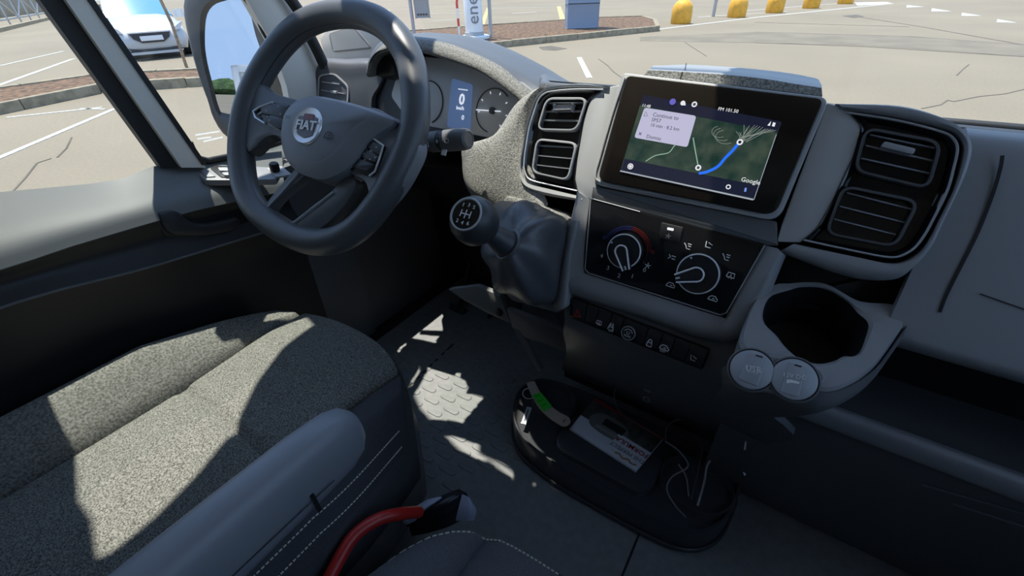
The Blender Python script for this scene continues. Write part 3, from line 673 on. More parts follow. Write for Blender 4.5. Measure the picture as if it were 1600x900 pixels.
# passenger face, open shelf, ledge and lower glovebox: profile swept along the cab
def sy(z, off=0): return (z-0.6)*0.4452-off/0.9135
def sweep(name, prof, x0, x1, m, th=0.012, sm=1):
    P = crom([V((0, y, z)) for y, z in prof], 4) if sm else [V((0, y, z)) for y, z in prof]
    rows = [[V((x, p.y, p.z)) for p in P] for x in (x0, x0+(x1-x0)*0.33, x0+(x1-x0)*0.66, x1)]
    # thickness away from the cabin
    nn = V((0, -0.9, 0.3)); return solid(name, rows, m, th, nn, dash, 40)
sweep('passenger_panel', [(0.10, 0.726), (0.078, 0.722), (sy(0.70, -0.012), 0.70), (sy(0.66, -0.01), 0.66), (sy(0.60, -0.01), 0.60), (sy(0.56, -0.01), 0.56), (sy(0.545, -0.012), 0.545), (0.0, 0.53), (0.03, 0.521), (0.09, 0.518)], 0.228, 0.82, SOFT)
profile('shelf_back', [(0.09, 0.53), (0.12, 0.52), (0.12, 0.40), (0.2, 0.40), (0.2, 0.53)], 0.12, 0.82, BLACKP)
profile('shelf_floor', [(0.0, 0.402), (0.14, 0.402), (0.14, 0.39), (0.01, 0.385)], 0.12, 0.82, PLASTIC)
sweep('shelf_lip', [(0.012, 0.405), (0.008, 0.416), (0.002, 0.421), (-0.005, 0.418), (-0.007, 0.408), (-0.004, 0.392), (0.004, 0.384)], 0.19, 0.82, SOFT, 0.004)
sweep('lower_glovebox', [(0.004, 0.386), (0.012, 0.34), (0.03, 0.28), (0.06, 0.2), (0.09, 0.12), (0.13, 0.03), (0.15, 0.0)], 0.12, 0.82, PLASTIC)
PP = Pl((0, 0, 0.6), 24)
def groove(name, pts, w, off, m=BLACKP, pl=ST): ribbon(name, crom([pl(*q, off) for q in pts], 4), w, pl.n, m, dash, 0.0007)
groove('panel_gap', [(1566, 243), (1563, 262), (1552, 300), (1528, 362), (1500, 418), (1478, 462), (1468, 488)], 0.0026, -0.0095)
groove('panel_slit', [(1531, 459), (1565, 471), (1640, 497)], 0.0012, -0.0095)
for a, b in (((1487, 774), (1640, 822)), ((1440, 745), (1640, 800))):
    ribbon('glovebox_gap', [PY(*a, 0.015)-YA*0.012, PY(*b, 0.015)-YA*0.012], 0.002, V((0, -1, 0.2)), PLASTIC, dash, 0.001)

# ---- left grained panel between the cluster and the left vents
def gp(px, py, o): return ST(px, py, o)
r0 = [gp(*q, -0.004) for q in ((852, 131), (838, 142), (824, 175), (818, 215), (822, 250), (838, 288), (850, 318))]
r1 = [gp(*q, -0.001) for q in ((842, 137), (826, 152), (808, 185), (795, 225), (800, 262), (818, 300), (842, 330))]
r2 = [gp(*q, -0.008) for q in ((832, 142), (814, 158), (790, 196), (770, 228), (765, 260), (775, 296), (800, 330))]
r3 = [gp(*q, -0.022) for q in ((826, 147), (806, 163), (776, 208), (745, 224), (738, 250), (740, 296), (760, 318))]
r4 = [gp(*q, -0.05) for q in ((822, 151), (802, 168), (768, 215), (726, 228), (723, 252), (726, 284), (740, 310))]
r5 = [gp(*q, -0.11) for q in ((822, 155), (804, 172), (768, 222), (728, 236), (724, 256), (728, 284), (740, 310))]
solid('grained_side_panel', smooth_rows([r0, r1, r2, r3, r4, r5], 5, 4), GRAIN, 0.008, (-0.3, -0.9, 0.3), dash, 60)

# ---- vent pods (right one with a thick soft shell)
glo_px = [(1325, 174), (1400, 186), (1470, 203), (1492, 214), (1500, 232), (1494, 262), (1484, 297), (1463, 340), (1444, 374), (1424, 395), (1393, 405), (1330, 394), (1250, 377), (1266, 368), (1279, 355), (1300, 318), (1334, 245), (1347, 208), (1346, 196)]
out_px = [(1312, 160), (1370, 160), (1415, 163), (1450, 172), (1476, 182), (1510, 204), (1521, 228), (1514, 262), (1484, 324), (1444, 394), (1424, 416), (1407, 429), (1371, 444), (1330, 441), (1280, 425), (1215, 398), (1219, 384), (1225, 372)]
gl_ = resample(rpoly(ST.L(glo_px), 0.004), 90)
N = 80
def ring_pod(side):
    f = (lambda L: L) if side > 0 else mirx
    core = [ST(*q) for q in [(1318, 172), (1400, 183), (1472, 200), (1497, 212), (1506, 232), (1500, 264), (1488, 300), (1466, 345), (1448, 380), (1427, 402), (1394, 412), (1330, 400), (1240, 381)]]
    soft = [ST(*q) for q in [(1306, 160), (1406, 163), (1474, 181), (1508, 202), (1521, 229), (1514, 264), (1496, 304), (1474, 350), (1456, 388), (1432, 416), (1396, 438), (1322, 432), (1216, 394)]]
    inn = crom(core, 5); so = crom(soft, 5)
    n = ST.n
    rows = [f([p-n*0.07 for p in so]), f([p-n*0.006 for p in so]), f([p.lerp(q, 0.3)+n*0.003 for p, q in zip(so, inn)]), f([p.lerp(q, 0.7)+n*0.004 for p, q in zip(so, inn)]), f([q+n*0.001 for q in inn]), f([q-n*0.012 for q in inn])]
    if side < 0:
        so2 = [q.lerp(p, 0.45) for p, q in zip(so, inn)]
        rows = [f([p-n*0.05 for p in so2]), f([p-n*0.004 for p in so2]), f([p.lerp(q, 0.4)+n*0.002 for p, q in zip(so2, inn)]), f([q+n*0.001 for q in inn]), f([q-n*0.012 for q in inn])]
    solid('vent_pod_shell', rows, SOFT if side > 0 else STRIP, 0.004, n, dash, 60)
ring_pod(1); ring_pod(-1)
for sd in (1, -1):
    f = (lambda L: L) if sd > 0 else mirx
    # graphite strip beside the screen
    slab('graphite_strip', f(rpoly(ST.L([(1292, 160), (1322, 170), (1347, 196), (1334, 245), (1300, 318), (1279, 356), (1252, 379), (1214, 378), (1222, 350)], -0.001), 0.003)), ST.n, 0.03, STRIP, dash, 0.0015)
VN = ['upper', 'lower']
def vent(corners, slats, side, tab, label):
    f = (lambda L: L) if side > 0 else mirx
    o = f(rpoly(ST.L(corners, 0.003), [0.012]*4, 5)); base = sum(o, V((0, 0, 0)))/len(o)
    t = thing('air_vent', base, label, 'air vent', 'centre dashboard air vents')
    n = ST.n
    i1 = inset(o, 0.0026, n); i0 = inset(o, 0.0008, n)
    FR = mat('vent_frame_grey', (0.10, 0.1, 0.105), 0.35)
    loops('frame', [[p-n*0.012 for p in o], [p-n*0.001 for p in o], i0, i1, [p-n*0.012 for p in i1]], FR if side > 0 else SATIN, t, False, False)  # left frames and slats paler than right: sunlight put into their grey
    loops('duct', [[p-n*0.003 for p in i1], [p-n*0.03 for p in i1]], BLACKP, t, False, True)
    for a, b in slats:
        A, B = f([ST(*a, -0.003), ST(*b, -0.003)]); d = B-A
        box('slat', (A+B)/2-n*0.006, d.normalized(), n.cross(d.normalized()), n, d.length*1.06, 0.0014, 0.013, SATIN if side < 0 else mat('slat_grey', (0.3, 0.31, 0.34), 0.35), t, 0.0004)
    if tab:
        A, B = f([ST(*tab[0], 0.001), ST(*tab[1], 0.001)]); d = B-A
        box('slider_tab', (A+B)/2, d.normalized(), n.cross(d.normalized()), n, d.length, 0.006, 0.009, mat('tab_grey', (0.36, 0.365, 0.38), 0.35), t, 0.0022)
    return t
up = [(1352, 197), (1475, 220), (1453, 297), (1333, 268)]; lo = [(1317, 288), (1440, 313), (1401, 388), (1288, 366)]
us = [((1362, 211), (1464, 232)), ((1356, 228), (1462, 252)), ((1349, 248), (1453, 271))]
ls = [((1326, 302), (1425, 327)), ((1315, 323), (1415, 348)), ((1306, 343), (1397, 366))]
vent(up, us, 1, ((1378, 226), (1428, 238)), 'upper air vent with slider tab, right of the screen')
vent(lo, ls, 1, None, 'lower air vent without tab, right of the screen')
vent(up, us, -1, ((1378, 226), (1428, 238)), 'upper air vent with slider tab, left of the screen')
vent(lo, ls, -1, None, 'lower air vent without tab, left of the screen')
for sd in (1, -1):
    f = (lambda L: L) if sd > 0 else mirx
    # piano black housing plate with two openings left around the vents (ring of strips)
    o = f(gl_); n = ST.n
    c = sum(o, V((0, 0, 0)))/len(o)
    loops('vent_housing', [[p-n*0.010 for p in o], [p+n*0.0005 for p in o], [p-n*0.0005 for p in inset(o, 0.002, n)], [p-n*0.0075 for p in inset(o, 0.006, n)], [p+(c-p)*0.6-n*0.0085 for p in o]], GLOSS, dash, False, True)
    rim = f([ST(*q, 0.0015) for q in [(1324, 176), (1400, 188), (1468, 205), (1489, 216), (1496, 233), (1490, 263), (1480, 298), (1459, 341), (1440, 374), (1421, 393), (1392, 402), (1330, 391), (1256, 375)]])
    tube('housing_rim', crom(rim, 5), 0.0011, CHROME if sd < 0 else SATIN, dash, 6)

# ---- lid above the screen
def lid(y, pts): return [PY(a, b, y) for a, b in pts]
fb = lid(0.098, [(1006, 119), (1064, 124), (1125, 130), (1186, 137), (1235, 143), (1285, 150)])
ft = lid(0.100, [(1013, 109), (1068, 112), (1128, 116), (1188, 122), (1238, 130), (1284, 137)])
tf = lid(0.11, [(1016, 107), (1070, 110), (1128, 113), (1188, 119), (1238, 127), (1284, 134)])
tb = lid(0.19, [(1026, 103), (1072, 101), (1130, 104), (1190, 109), (1238, 115), (1274, 122)])
bb = [p-ZA*0.05 for p in tb]
t = thing('storage_lid', (0, 0.14, 0.74), 'low slate storage lid with grained front above the screen', 'storage lid')
loops('lid_body', [crom(r, 4) for r in (tf, [a.lerp(b, 0.5)+ZA*0.002 for a, b in zip(tf, tb)], tb, bb, [p-ZA*0.04 for p in fb], fb, ft, tf)], SOFT, t, True, True, False, 40)
solid('grained_front', [crom([p-YA*0.002 for p in fb], 4), crom([p-YA*0.002 for p in ft], 4)], GRAIN, 0.002, (0, -1, 0), t)
a, b = ft[1], tb[1]; ribbon('lid_gap', [fb[1]-YA*0.003, ft[1]-YA*0.003], 0.0012, V((0, -1, 0.3)), BLACKP, t, 0.0005); ribbon('lid_gap', [tf[1]+ZA*0.0015, tb[1]+ZA*0.0015], 0.0012, V((0, -0.1, 1)), BLACKP, t, 0.0005)

# ---- screen unit
bez = [(978, 117), (1289, 154), (1211, 338), (932, 282)]
t = thing('infotainment_screen', ST(1110, 230), 'wide black framed navigation screen in the middle of the dashboard', 'screen')
n = ST.n
fo = rpoly(ST.L([(972, 113), (1297, 152), (1216, 347), (924, 288)], 0.003), [0.006, 0.01, 0.016, 0.016], 6)
slab('surround', fo, n, 0.03, STRIP, t, 0.002)
bo = rpoly(ST.L(bez, 0.008), [0.008, 0.008, 0.014, 0.014], 6)
slab('bezel', bo, n, 0.012, mat('bezel_glass', (0.018, 0.014, 0.011), 0.12, spec=0.55), t, 0.002)
tube('edge_trim', crom([ST(*q, 0.004) for q in ((976, 122), (958, 175), (938, 245), (931, 272), (938, 284), (990, 297), (1060, 310))], 4), 0.0012, SATIN, t, 6)
dq = [(1005, 148), (1221, 190), (1178, 313), (969, 267)]
DZ = 0.0084
scr = slab('display', [ST(*q, DZ) for q in dq], n, 0.001, MAPM, t, smooth=0)
def qd(pts, name, c, s, o, par, r=0): return slab(name, rpoly(ST.L(pts, o), r) if r else ST.L(pts, o), n, 0.0002, screenmat(name, c, s), par, smooth=0)
qd([(1005, 148), (1221, 190), (1214, 207), (1000, 164)], 'status_bar', (0.015, 0.018, 0.045), 0.6, DZ+0.0003, scr)
qd([(976, 248), (1186, 290), (1179, 310), (970, 266)], 'task_bar', (0.012, 0.016, 0.04), 0.7, DZ+0.0003, scr)
ribbon('glare_edge', [ST(*q, DZ+0.0005) for q in ((969, 267), (1177, 312))], 0.0016, n, screenmat('edge_light', (0.6, 0.65, 0.75), 0.6), scr, 0.0002)
ribbon('glare_edge', [ST(*q, DZ+0.0005) for q in ((1178, 312), (1213, 210))], 0.0006, n, MATS['edge_light'], scr, 0.0002)
qd([(1007, 168), (1088, 181), (1074, 230), (991, 215)], 'message_card', (0.50, 0.49, 0.66), 0.95, DZ+0.0006, scr, 0.003)
TX = (ST(1177, 313)-ST(969, 267)).normalized(); TY = n.cross(TX)
INK = mat('screen_ink', (0.05, 0.05, 0.09), 0.5); LIT = screenmat('screen_white', (0.85, 0.87, 0.9), 0.9)
def st_text(s, px, size, m, o=DZ+0.0009, al='LEFT', par=None, nm='lettering'): return text(s, ST(*px, o), TX, TY, size, m, par or scr, nm, 0.0001, al)
st_text('Continue to', (1020, 179), 0.0062, INK); st_text('SP57', (1018, 187), 0.0058, INK)
st_text('10 min · 8.2 km', (1016, 195), 0.0055, INK); st_text('Dismiss', (1010, 213), 0.0058, INK)
st_text('\u00d7', (997, 209), 0.0085, INK); pass
ribbon('warning_icon', [ST(*q, DZ+0.0009) for q in ((1006, 181), (1009, 174), (1012, 181.5), (1006, 181))], 0.0006, n, INK, scr, 0.0001)
st_text('11:48', (1003, 164.5), 0.0048, LIT); st_text('FM 101.50', (1122, 170), 0.005, LIT); st_text('Google', (1158, 280), 0.0066, LIT)
def disc(name, px, r, m, o=DZ+0.0009, par=None): return lathe(name, [(r, 0), (r, 0.0001)], ST(*px, o), n, m, par or scr, 20)
BLUER = screenmat('route_blue', (0.02, 0.16, 0.9), 1.0); GREY = screenmat('road_grey', (0.42, 0.47, 0.43), 0.6); GRN = screenmat('road_green', (0.35, 0.55, 0.42), 0.7)
ribbon('route_line', crom([ST(*q, DZ+0.0007) for q in ((1092, 271), (1103, 269), (1115, 264), (1124, 258), (1133, 247), (1144, 236), (1154, 224))], 4), 0.003, n, BLUER, scr, 0.0002)
ribbon('map_road', crom([ST(*q, DZ+0.0005) for q in ((1083, 215), (1086, 233), (1091, 260))], 3), 0.0012, n, GRN, scr, 0.0001)
ribbon('map_road', crom([ST(*q, DZ+0.0005) for q in ((1009, 252), (1024, 243), (1044, 239), (1052, 230), (1060, 221))], 3), 0.0011, n, GRN, scr, 0.0001)
rnd = random.Random(5)
for k in range(16):
    a = (1158+rnd.uniform(-4, 8), 219+rnd.uniform(-6, 4)); b = (1150+k*4.2, 200+rnd.uniform(-6, 8)-0.2*k)
    b = (min(b[0], 1214-(b[1]-195)*0.3), max(b[1], 188+(b[0]-1150)*0.25)); ribbon('map_road', [ST(*a, DZ+0.0004), ST(*b, DZ+0.0004)], 0.0004, n, GREY, scr, 0.0001)
for k in range(3):
    c = (1124+k*5, 206+k*4); ribbon('map_road', [ST(c[0]+(12+2*k)*math.cos(a*0.5), c[1]+(9+k)*math.sin(a*0.5), DZ+0.0004) for a in range(2, 10)], 0.0004, n, GREY, scr, 0.0001)
disc('route_pin', (1156, 222), 0.0032, LIT); disc('route_pin', (1091, 262), 0.0032, LIT)
disc('route_pin_centre', (1156, 222), 0.0016, INK, DZ+0.0012); disc('route_pin_centre', (1091, 262), 0.0016, INK, DZ+0.0012)
disc('home_icon', (985, 260), 0.0036, LIT); disc('home_icon_ring', (985, 260), 0.0024, INK, DZ+0.0012); disc('home_icon_dot', (985, 260), 0.0018, LIT, DZ+0.0014)
disc('bell_icon', (1067, 161), 0.0026, LIT); slab('bell_base', [ST(*q, DZ+0.0009) for q in ((1063, 163), (1065, 160), (1071, 161), (1071, 165))], n, 0.0001, LIT, scr, smooth=0)
disc('target_icon', (1085, 163), 0.003, LIT); disc('target_icon_dot', (1085, 163), 0.0016, INK, DZ+0.0012)
BV = screenmat('icon_violet', (0.15, 0.13, 0.55), 0.9); disc('app_icon', (1051, 159), 0.0035, BV)
disc('bell_icon', (1138, 292), 0.0026, LIT); disc('bell_icon_dot', (1138, 292), 0.0015, INK, DZ+0.0012)
MB_ = screenmat('mic_blue', (0.2, 0.35, 0.9), 0.9); slab('mic_icon', rpoly([ST(*q, DZ+0.0009) for q in ((1164, 293), (1167, 293.6), (1165.5, 300), (1162.5, 299.4))], 0.0008), n, 0.0001, MB_, scr, smooth=0)
slab('signal_icon', [ST(*q, DZ+0.0009) for q in ((1199, 196), (1205, 189), (1203, 196.5))], n, 0.0001, LIT, scr, smooth=0); slab('battery_icon', [ST(*q, DZ+0.0009) for q in ((1208, 191), (1212, 192), (1210, 198), (1206, 197))], n, 0.0001, LIT, scr, smooth=0)

# ---- climate panel
t = thing('climate_panel', ST(1050, 400), 'piano black heater panel with two rotary knobs below the screen', 'control panel')
cp = [(923, 311), (1196, 381), (1133, 493), (913, 424)]
slab('panel', rpoly(ST.L(cp, 0.001), [0.003, 0.003, 0.01, 0.008], 5), n, 0.02, GLOSS, t, 0.0015)
tube('panel_edge', [ST(*q, 0.0012) for q in ((923, 312), (914, 420), (920, 427), (1125, 492), (1135, 489), (1195, 383))], 0.0007, SATIN, t, 6)
tube('panel_edge', [ST(*q, 0.0012) for q in ((927, 311), (1000, 331))], 0.0007, SATIN, t, 6)
KN = mat('knob_black', (0.02, 0.02, 0.022), 0.4)
def knob(px, R, tip, label_dot):
    c = ST(*px, 0.001); k = lathe('rotary_knob', [(R, 0), (R, 0.008), (R*0.9, 0.011), (R*0.86, 0.0105), (0.001, 0.0105)], c, n, KN, t, 40)
    ex, ey, _ = axes(n)
    tube('chrome_ring', [c+n*0.0095+(ex*math.cos(a)+ey*math.sin(a))*R*0.93 for a in [2*math.pi*i/48 for i in range(48)]], 0.0012, SILVER, k, 6, True)
    tp = ST(*tip, 0.0115); c2 = c+n*0.0105; d = (tp-c2); d -= n*d.dot(n); L = d.length; d.normalize(); s = n.cross(d); w = R*0.34
    out = [c2+d*L*0.98+s*w*0.55, c2+s*w*0.98] + [c2+(s*math.cos(a)-d*math.sin(a))*w for a in [math.pi*i/8 for i in range(1, 8)]] + [c2-s*w*0.98, c2+d*L*0.98-s*w*0.55]
    slab('pointer', [p+n*0.010 for p in out], n, 0.010, KN, k, 0.001)
    tube('pointer_edge', [p+n*0.0101 for p in out], 0.0011, SILVER, k, 6)
    box('pointer_mark', c2+d*L*0.86+n*0.0103, d, s, n, 0.005, 0.002, 0.0006, PRINT, k)
    m_ = ST(*label_dot, 0.0122); lathe('index_dot', [(0.0012, 0), (0.0012, 0.0006)], m_, n, PRINT, k, 10)
    return c
kc1 = knob((978, 392), 0.0225, (982, 422), (956, 379)); kc2 = knob((1092, 427), 0.0245, (1057, 434), (1080, 403))
def tick(s, px, size=0.008): text(s, ST(*px, 0.0014), TX, TY, size, PRINT, t, 'lettering', 0.0002)
for s, q in (('4', (940, 400)), ('3', (950, 419)), ('2', (967, 431)), ('1', (988, 432)), ('0', (1007, 422))): tick(s, q)
for j, (r, _) in enumerate(((0.0315, 0), (0.0295, 0), (0.0275, 0))):
    def av(px): d = ST(*px, 0.0014)-kc1; return math.atan2(d.dot(TY), d.dot(TX))
    a0, a1 = av((944, 371)), av((1020, 394)); a0 = a0 if a0 > 0 else a0+2*math.pi
    am = (a0+a1)/2
    ribbon('cold_arc', arc(kc1+n*0.0005, TX, TY, r, a0, am), 0.0004, n, BLUEP, t, 0.0003); ribbon('hot_arc', arc(kc1+n*0.0005, TX, TY, r, am, a1), 0.0004, n, REDP, t, 0.0003)
for q, m_ in (((944, 371), BLUEP), ((1020, 394), REDP)):
    tube('arc_end', arc(ST(*q, 0.0016), TX, TY, 0.0018, 0, 6.28, 12), 0.0004, m_, t, 5)
def picto(c, w, kind, par, pm=PRINT, pl=ST, o=0.0015, ex=None, ey=None):
    ex = ex or TX; ey = ey or TY; p = pl(*c, o); nn = ex.cross(ey)
    def q(*a): return [p+ex*x*w+ey*y*w for x, y in a]
    def r(pts): ribbon('symbol', q(*pts), w*0.13, nn, pm, par, 0.0002)
    if kind == 'seat': r([(-.4, .45), (-.3, -.3), (.4, -.3)]); r([(-.1, .35), (.5, .1)])
    elif kind == 'face': r([(-.5, .3), (-.2, .0), (-.5, -.3)]); r([(-.1, .2), (.5, .2)]); r([(0, -.2), (.5, -.2)])
    elif kind == 'both': r([(-.5, .3), (-.2, 0), (0, -.4), (.5, -.4)]); r([(0, .3), (.5, .3)]); r([(.1, 0), (.5, 0)])
    elif kind == 'screen': r([(-.5, -.3), (-.4, .3), (.4, .3), (.5, -.3), (-.5, -.3)]); r([(-.2, -.5), (0, .1), (.2, -.5)])
    elif kind == 'car': r([(-.6, -.3), (-.5, .05), (-.25, .3), (.25, .3), (.45, .05), (.6, 0), (.6, -.3), (-.6, -.3)]); r([(-.1, -.05), (.25, -.05)])
    elif kind == 'fan': [r([(0, 0), (.45*math.cos(a), .45*math.sin(a))]) for a in (0.3, 1.6, 2.9, 4.1, 5.4)]
    elif kind == 'lock': r([(-.3, -.45), (.3, -.45), (.3, .05), (-.3, .05), (-.3, -.45)]); r([(-.2, .05), (-.2, .35), (0, .5), (.2, .35), (.2, .05)])
    elif kind == 'lane': r([(-.4, -.5), (-.15, .5)]); r([(.4, -.5), (.15, .5)]); r([(-.2, -.1), (.2, -.1), (.2, .2), (-.2, .2), (-.2, -.1)])
    elif kind == 'ring': r([(.5*math.cos(a*.5236), .5*math.sin(a*.5236)) for a in range(13)])
for q, k in (((1050, 402), 'face'), ((1074, 384), 'both'), ((1107, 383), 'seat'), ((1134, 401), 'both'), ((1142, 430), 'screen'), ((1114, 466), 'car'), ((1048, 445), 'car'), ((1012, 415), 'fan')): picto(q, 0.0085, k, t)
slab('recirculation_button', rpoly(ST.L([(1033, 347), (1068, 355), (1061, 381), (1030, 372)], 0.004), 0.002), n, 0.006, KN, t, 0.0012)
slab('button_lamp', rpoly(ST.L([(1043, 355), (1053, 357), (1052, 361), (1042, 359)], 0.0044), 0.001), n, 0.0004, screenmat('button_lamp_white', (0.9, 0.92, 0.95), 0.9), t); picto((1044, 369), 0.007, 'fan', t, GREYL, o=0.0045)

# ---- stack surround below and beside the climate panel
def bar(name, px, r, m, off=0.0, flat=1.0): tube(name, crom([ST(*q, off) for q in px], 5), r, m, dash, 12, flat=flat)
i_ = [(905, 300), (897, 370), (893, 428), (905, 438), (1010, 470), (1110, 503), (1140, 503), (1170, 460), (1215, 388)]
o_ = [(903, 300), (884, 372), (880, 440), (892, 462), (1000, 497), (1100, 532), (1158, 528), (1195, 476), (1228, 400)]
ci = crom([ST(*q) for q in i_], 5); co = crom([ST(*q) for q in o_], 5)
ii = crom([ST(*q) for q in [(921, 312), (914, 370), (912, 424), (919, 429), (1015, 460), (1124, 495), (1136, 492), (1160, 448), (1196, 384)]], 5)
solid('stack_surround', [[p-n*0.012 for p in ii], [p-n*0.001 for p in ii], [p+n*0.003 for p in ci], [p.lerp(q, 0.35)+n*0.006 for p, q in zip(ci, co)], [p.lerp(q, 0.75)+n*0.002 for p, q in zip(ci, co)], [q-n*0.006 for q in co], [q-n*0.03 for q in co]], SOFT, 0.006, n, dash, 60)
# visor-like step below the screen and dark recess below the right vent
slab('screen_sill', rpoly(ST.L([(925, 290), (1214, 346), (1216, 384), (1200, 384), (922, 310)], -0.001), 0.002), n, 0.03, PLASTIC, dash, 0.002)
slab('recess_under_vent', rpoly(ST.L([(1200, 385), (1300, 420), (1420, 420), (1460, 400), (1440, 520), (1200, 470), (1150, 480)], -0.045), 0.004), n, 0.02, BLACKP, dash, 0.002)
solid('stack_lower_face', smooth_rows([[ST(*q, -0.012) for q in ((880, 450), (1000, 492), (1100, 525), (1170, 520))], [ST(*q, -0.010) for q in ((882, 500), (985, 535), (1095, 578), (1150, 600))], [PY(*q, -0.035) for q in ((880, 520), (970, 560), (1090, 605), (1240, 680))], [PY(*q, 0.02) for q in ((885, 548), (960, 585), (1080, 638), (1200, 694))], [PY(*q, 0.12) for q in ((880, 566), (960, 604), (1072, 656), (1190, 712))], [PY(*q, 0.22) for q in ((878, 578), (955, 612), (1065, 664), (1185, 722))]], 4, 4), PLASTIC, 0.01, (0, -0.9, -0.3), dash, 60)

# ---- switch strip
t = thing('switch_strip', ST(1000, 515), 'long black strip of push buttons below the heater panel', 'switch strip')
SO = 0.0
tr = [(896, 467), (1107, 548)]; br = [(893, 493), (1095, 575)]
slab('strip_base', rpoly(ST.L([(892, 464), (1110, 547), (1097, 579), (889, 496)], SO-0.003), 0.004), n, 0.014, GLOSS, t, 0.001)
us_ = [0, 0.10, 0.185, 0.285, 0.375, 0.555, 0.665, 0.76, 0.875, 1.0]
def sp(u, v, o): return ST(tr[0][0]+(tr[1][0]-tr[0][0])*u, tr[0][1]+(tr[1][1]-tr[0][1])*u, o).lerp(ST(br[0][0]+(br[1][0]-br[0][0])*u, br[0][1]+(br[1][1]-br[0][1])*u, o), v)
SX = (sp(1, 0.5, 0)-sp(0, 0.5, 0)).normalized(); SY = n.cross(SX)
btn = []
for a, b in zip(us_, us_[1:]):
    btn.append(slab('push_button', rpoly([sp(a+0.004, 0.04, SO), sp(b-0.004, 0.04, SO), sp(b-0.004, 0.96, SO), sp(a+0.004, 0.96, SO)], 0.0015), n, 0.006, KN, t, 0.0008))
ht = [(896, 495), (908, 496), (902, 482)]; slab('hazard_triangle', [ST(*q, SO+0.0004) for q in ht], n, 0.0003, REDP, btn[0], smooth=0)
slab('hazard_inner', [ST(*q, SO+0.0006) for q in ((899.5, 493), (905, 493.6), (902, 487))], n, 0.0002, KN, btn[0], smooth=0)
pi = lambda q, w, k, p: picto(q, w, k, p, PRINT, ST, SO+0.0004, SX, SY)
pi((936, 504), 0.0075, 'screen', btn[2]); pi((955, 510), 0.0095, 'lane', btn[3]); pi((1015, 536), 0.01, 'lock', btn[5]); pi((1038, 543), 0.0095, 'car', btn[6]); pi((1083, 560), 0.008, 'seat', btn[8])
text('OFF', ST(1035, 549, SO+0.0004), SX, SY, 0.004, PRINT, btn[6], 'lettering', 0.0002); text('OFF', ST(954, 517, SO+0.0004), SX, SY, 0.004, PRINT, btn[3], 'lettering', 0.0002)
kq = ST(984, 519, SO); vk = lathe('volume_knob', [(0.0098, 0), (0.0098, 0.006), (0.0088, 0.0075), (0.001, 0.0075)], kq, n, KN, t, 32)
tube('knob_ring', arc(kq+n*0.0072, SX, SY, 0.0088, 0, 2*math.pi*47/48, 47), 0.0006, SATIN, vk, 6, True)
ribbon('symbol', arc(kq+n*0.0076, SX, SY, 0.0055, 0.3, 2.84, 12), 0.0007, n, PRINT, vk, 0.0002); text('MUTE', kq+n*0.0077-SY*0.004, SX, SY, 0.0034, PRINT, vk, 'lettering', 0.0002)
tube('power_symbol', arc(kq+n*0.0077+SY*0.0008, SX, SY, 0.0018, 2.2, 7.2, 10), 0.0003, PRINT, vk, 5)
# USB mark and small port on the lower face
LF = Pl(PY(1010, 620, 0.0), 12)
text('USB', LF(1011, 611, 0.012), XA, ZA, 0.006, GREYL, dash, 'lettering', 0.0003); picto((1010, 624), 0.011, 'ring', dash, GREYL, LF, 0.012, XA, ZA)

# ---- cup holder console
CT = Pl(PY(1272, 508, -0.035), 66)
t = thing('cup_holder_console', CT(1280, 540), 'slate shelf with a large round cup holder beside the heater panel', 'cup holder')
cn = CT.n
hole = [(1203, 464), (1222, 456), (1234, 453), (1251, 448), (1288, 450), (1324, 470), (1340, 488), (1357, 504), (1352, 528), (1343, 550), (1331, 556), (1319, 554), (1306, 562), (1280, 567), (1251, 560), (1227, 540), (1214, 523), (1196, 505), (1193, 486)]
ho = resample(crom(CT.L(hole, 0.0), 4, True), 72)
edge_px = [(1165, 500), (1185, 462), (1212, 443), (1232, 443), (1255, 441), (1292, 444), (1340, 470), (1380, 473), (1418, 476), (1428, 484), (1415, 505), (1392, 540), (1365, 575), (1330, 600), (1292, 612), (1250, 600), (1205, 585), (1172, 560), (1155, 535)]
eo = resample(crom(CT.L(edge_px), 4, True), 72)
# align the starts of both loops
c0 = sum(ho, V((0, 0, 0)))/72
def ang(p): d = p-c0; return math.atan2(d.dot(CT.ey), d.dot(CT.ex))
def byang(L, m=72):
    # sample the loop at even angles about the cup centre
    A = [(ang(p), p) for p in L]; out = []
    for k in range(m):
        a = -math.pi+2*math.pi*k/m; best = None
        for i in range(len(A)):
            a0, p0 = A[i]; a1, p1 = A[(i+1) % len(A)]; d0 = (a-a0+math.pi) % (2*math.pi)-math.pi; d1 = (a1-a+math.pi) % (2*math.pi)-math.pi
            if d0*d1 >= 0 and abs(d0)+abs(d1) < 1.0:
                s = abs(d0)/max(1e-9, abs(d0)+abs(d1)); best = p0.lerp(p1, s); break
        out.append(best if best is not None else min(A, key=lambda x: abs(x[0]-a))[1])
    return out
ho = byang(ho); eo = byang(eo)
down = V((0.0, 0.0, -1))
loops('shelf', [[p-cn*0.05 for p in eo], [p-cn*0.012 for p in eo], [p-cn*0.003 for p in eo], [p.lerp(h, 0.12)+cn*0.001 for p, h in zip(eo, ho)], [p.lerp(h, 0.5)+cn*0.001 for p, h in zip(eo, ho)], [h.lerp(p, 0.12)+cn*0.001 for p, h in zip(eo, ho)], [h-cn*0.002 for h in ho]], SOFT, t, False, False)
loops('cup_well', [[h-cn*0.001 for h in ho], [h-cn*0.006 for h in ho], [h.lerp(c0, 0.1)-cn*0.07 for h in ho], [h.lerp(c0, 0.9)-cn*0.072 for h in ho]], BLACKP, t, False, True)
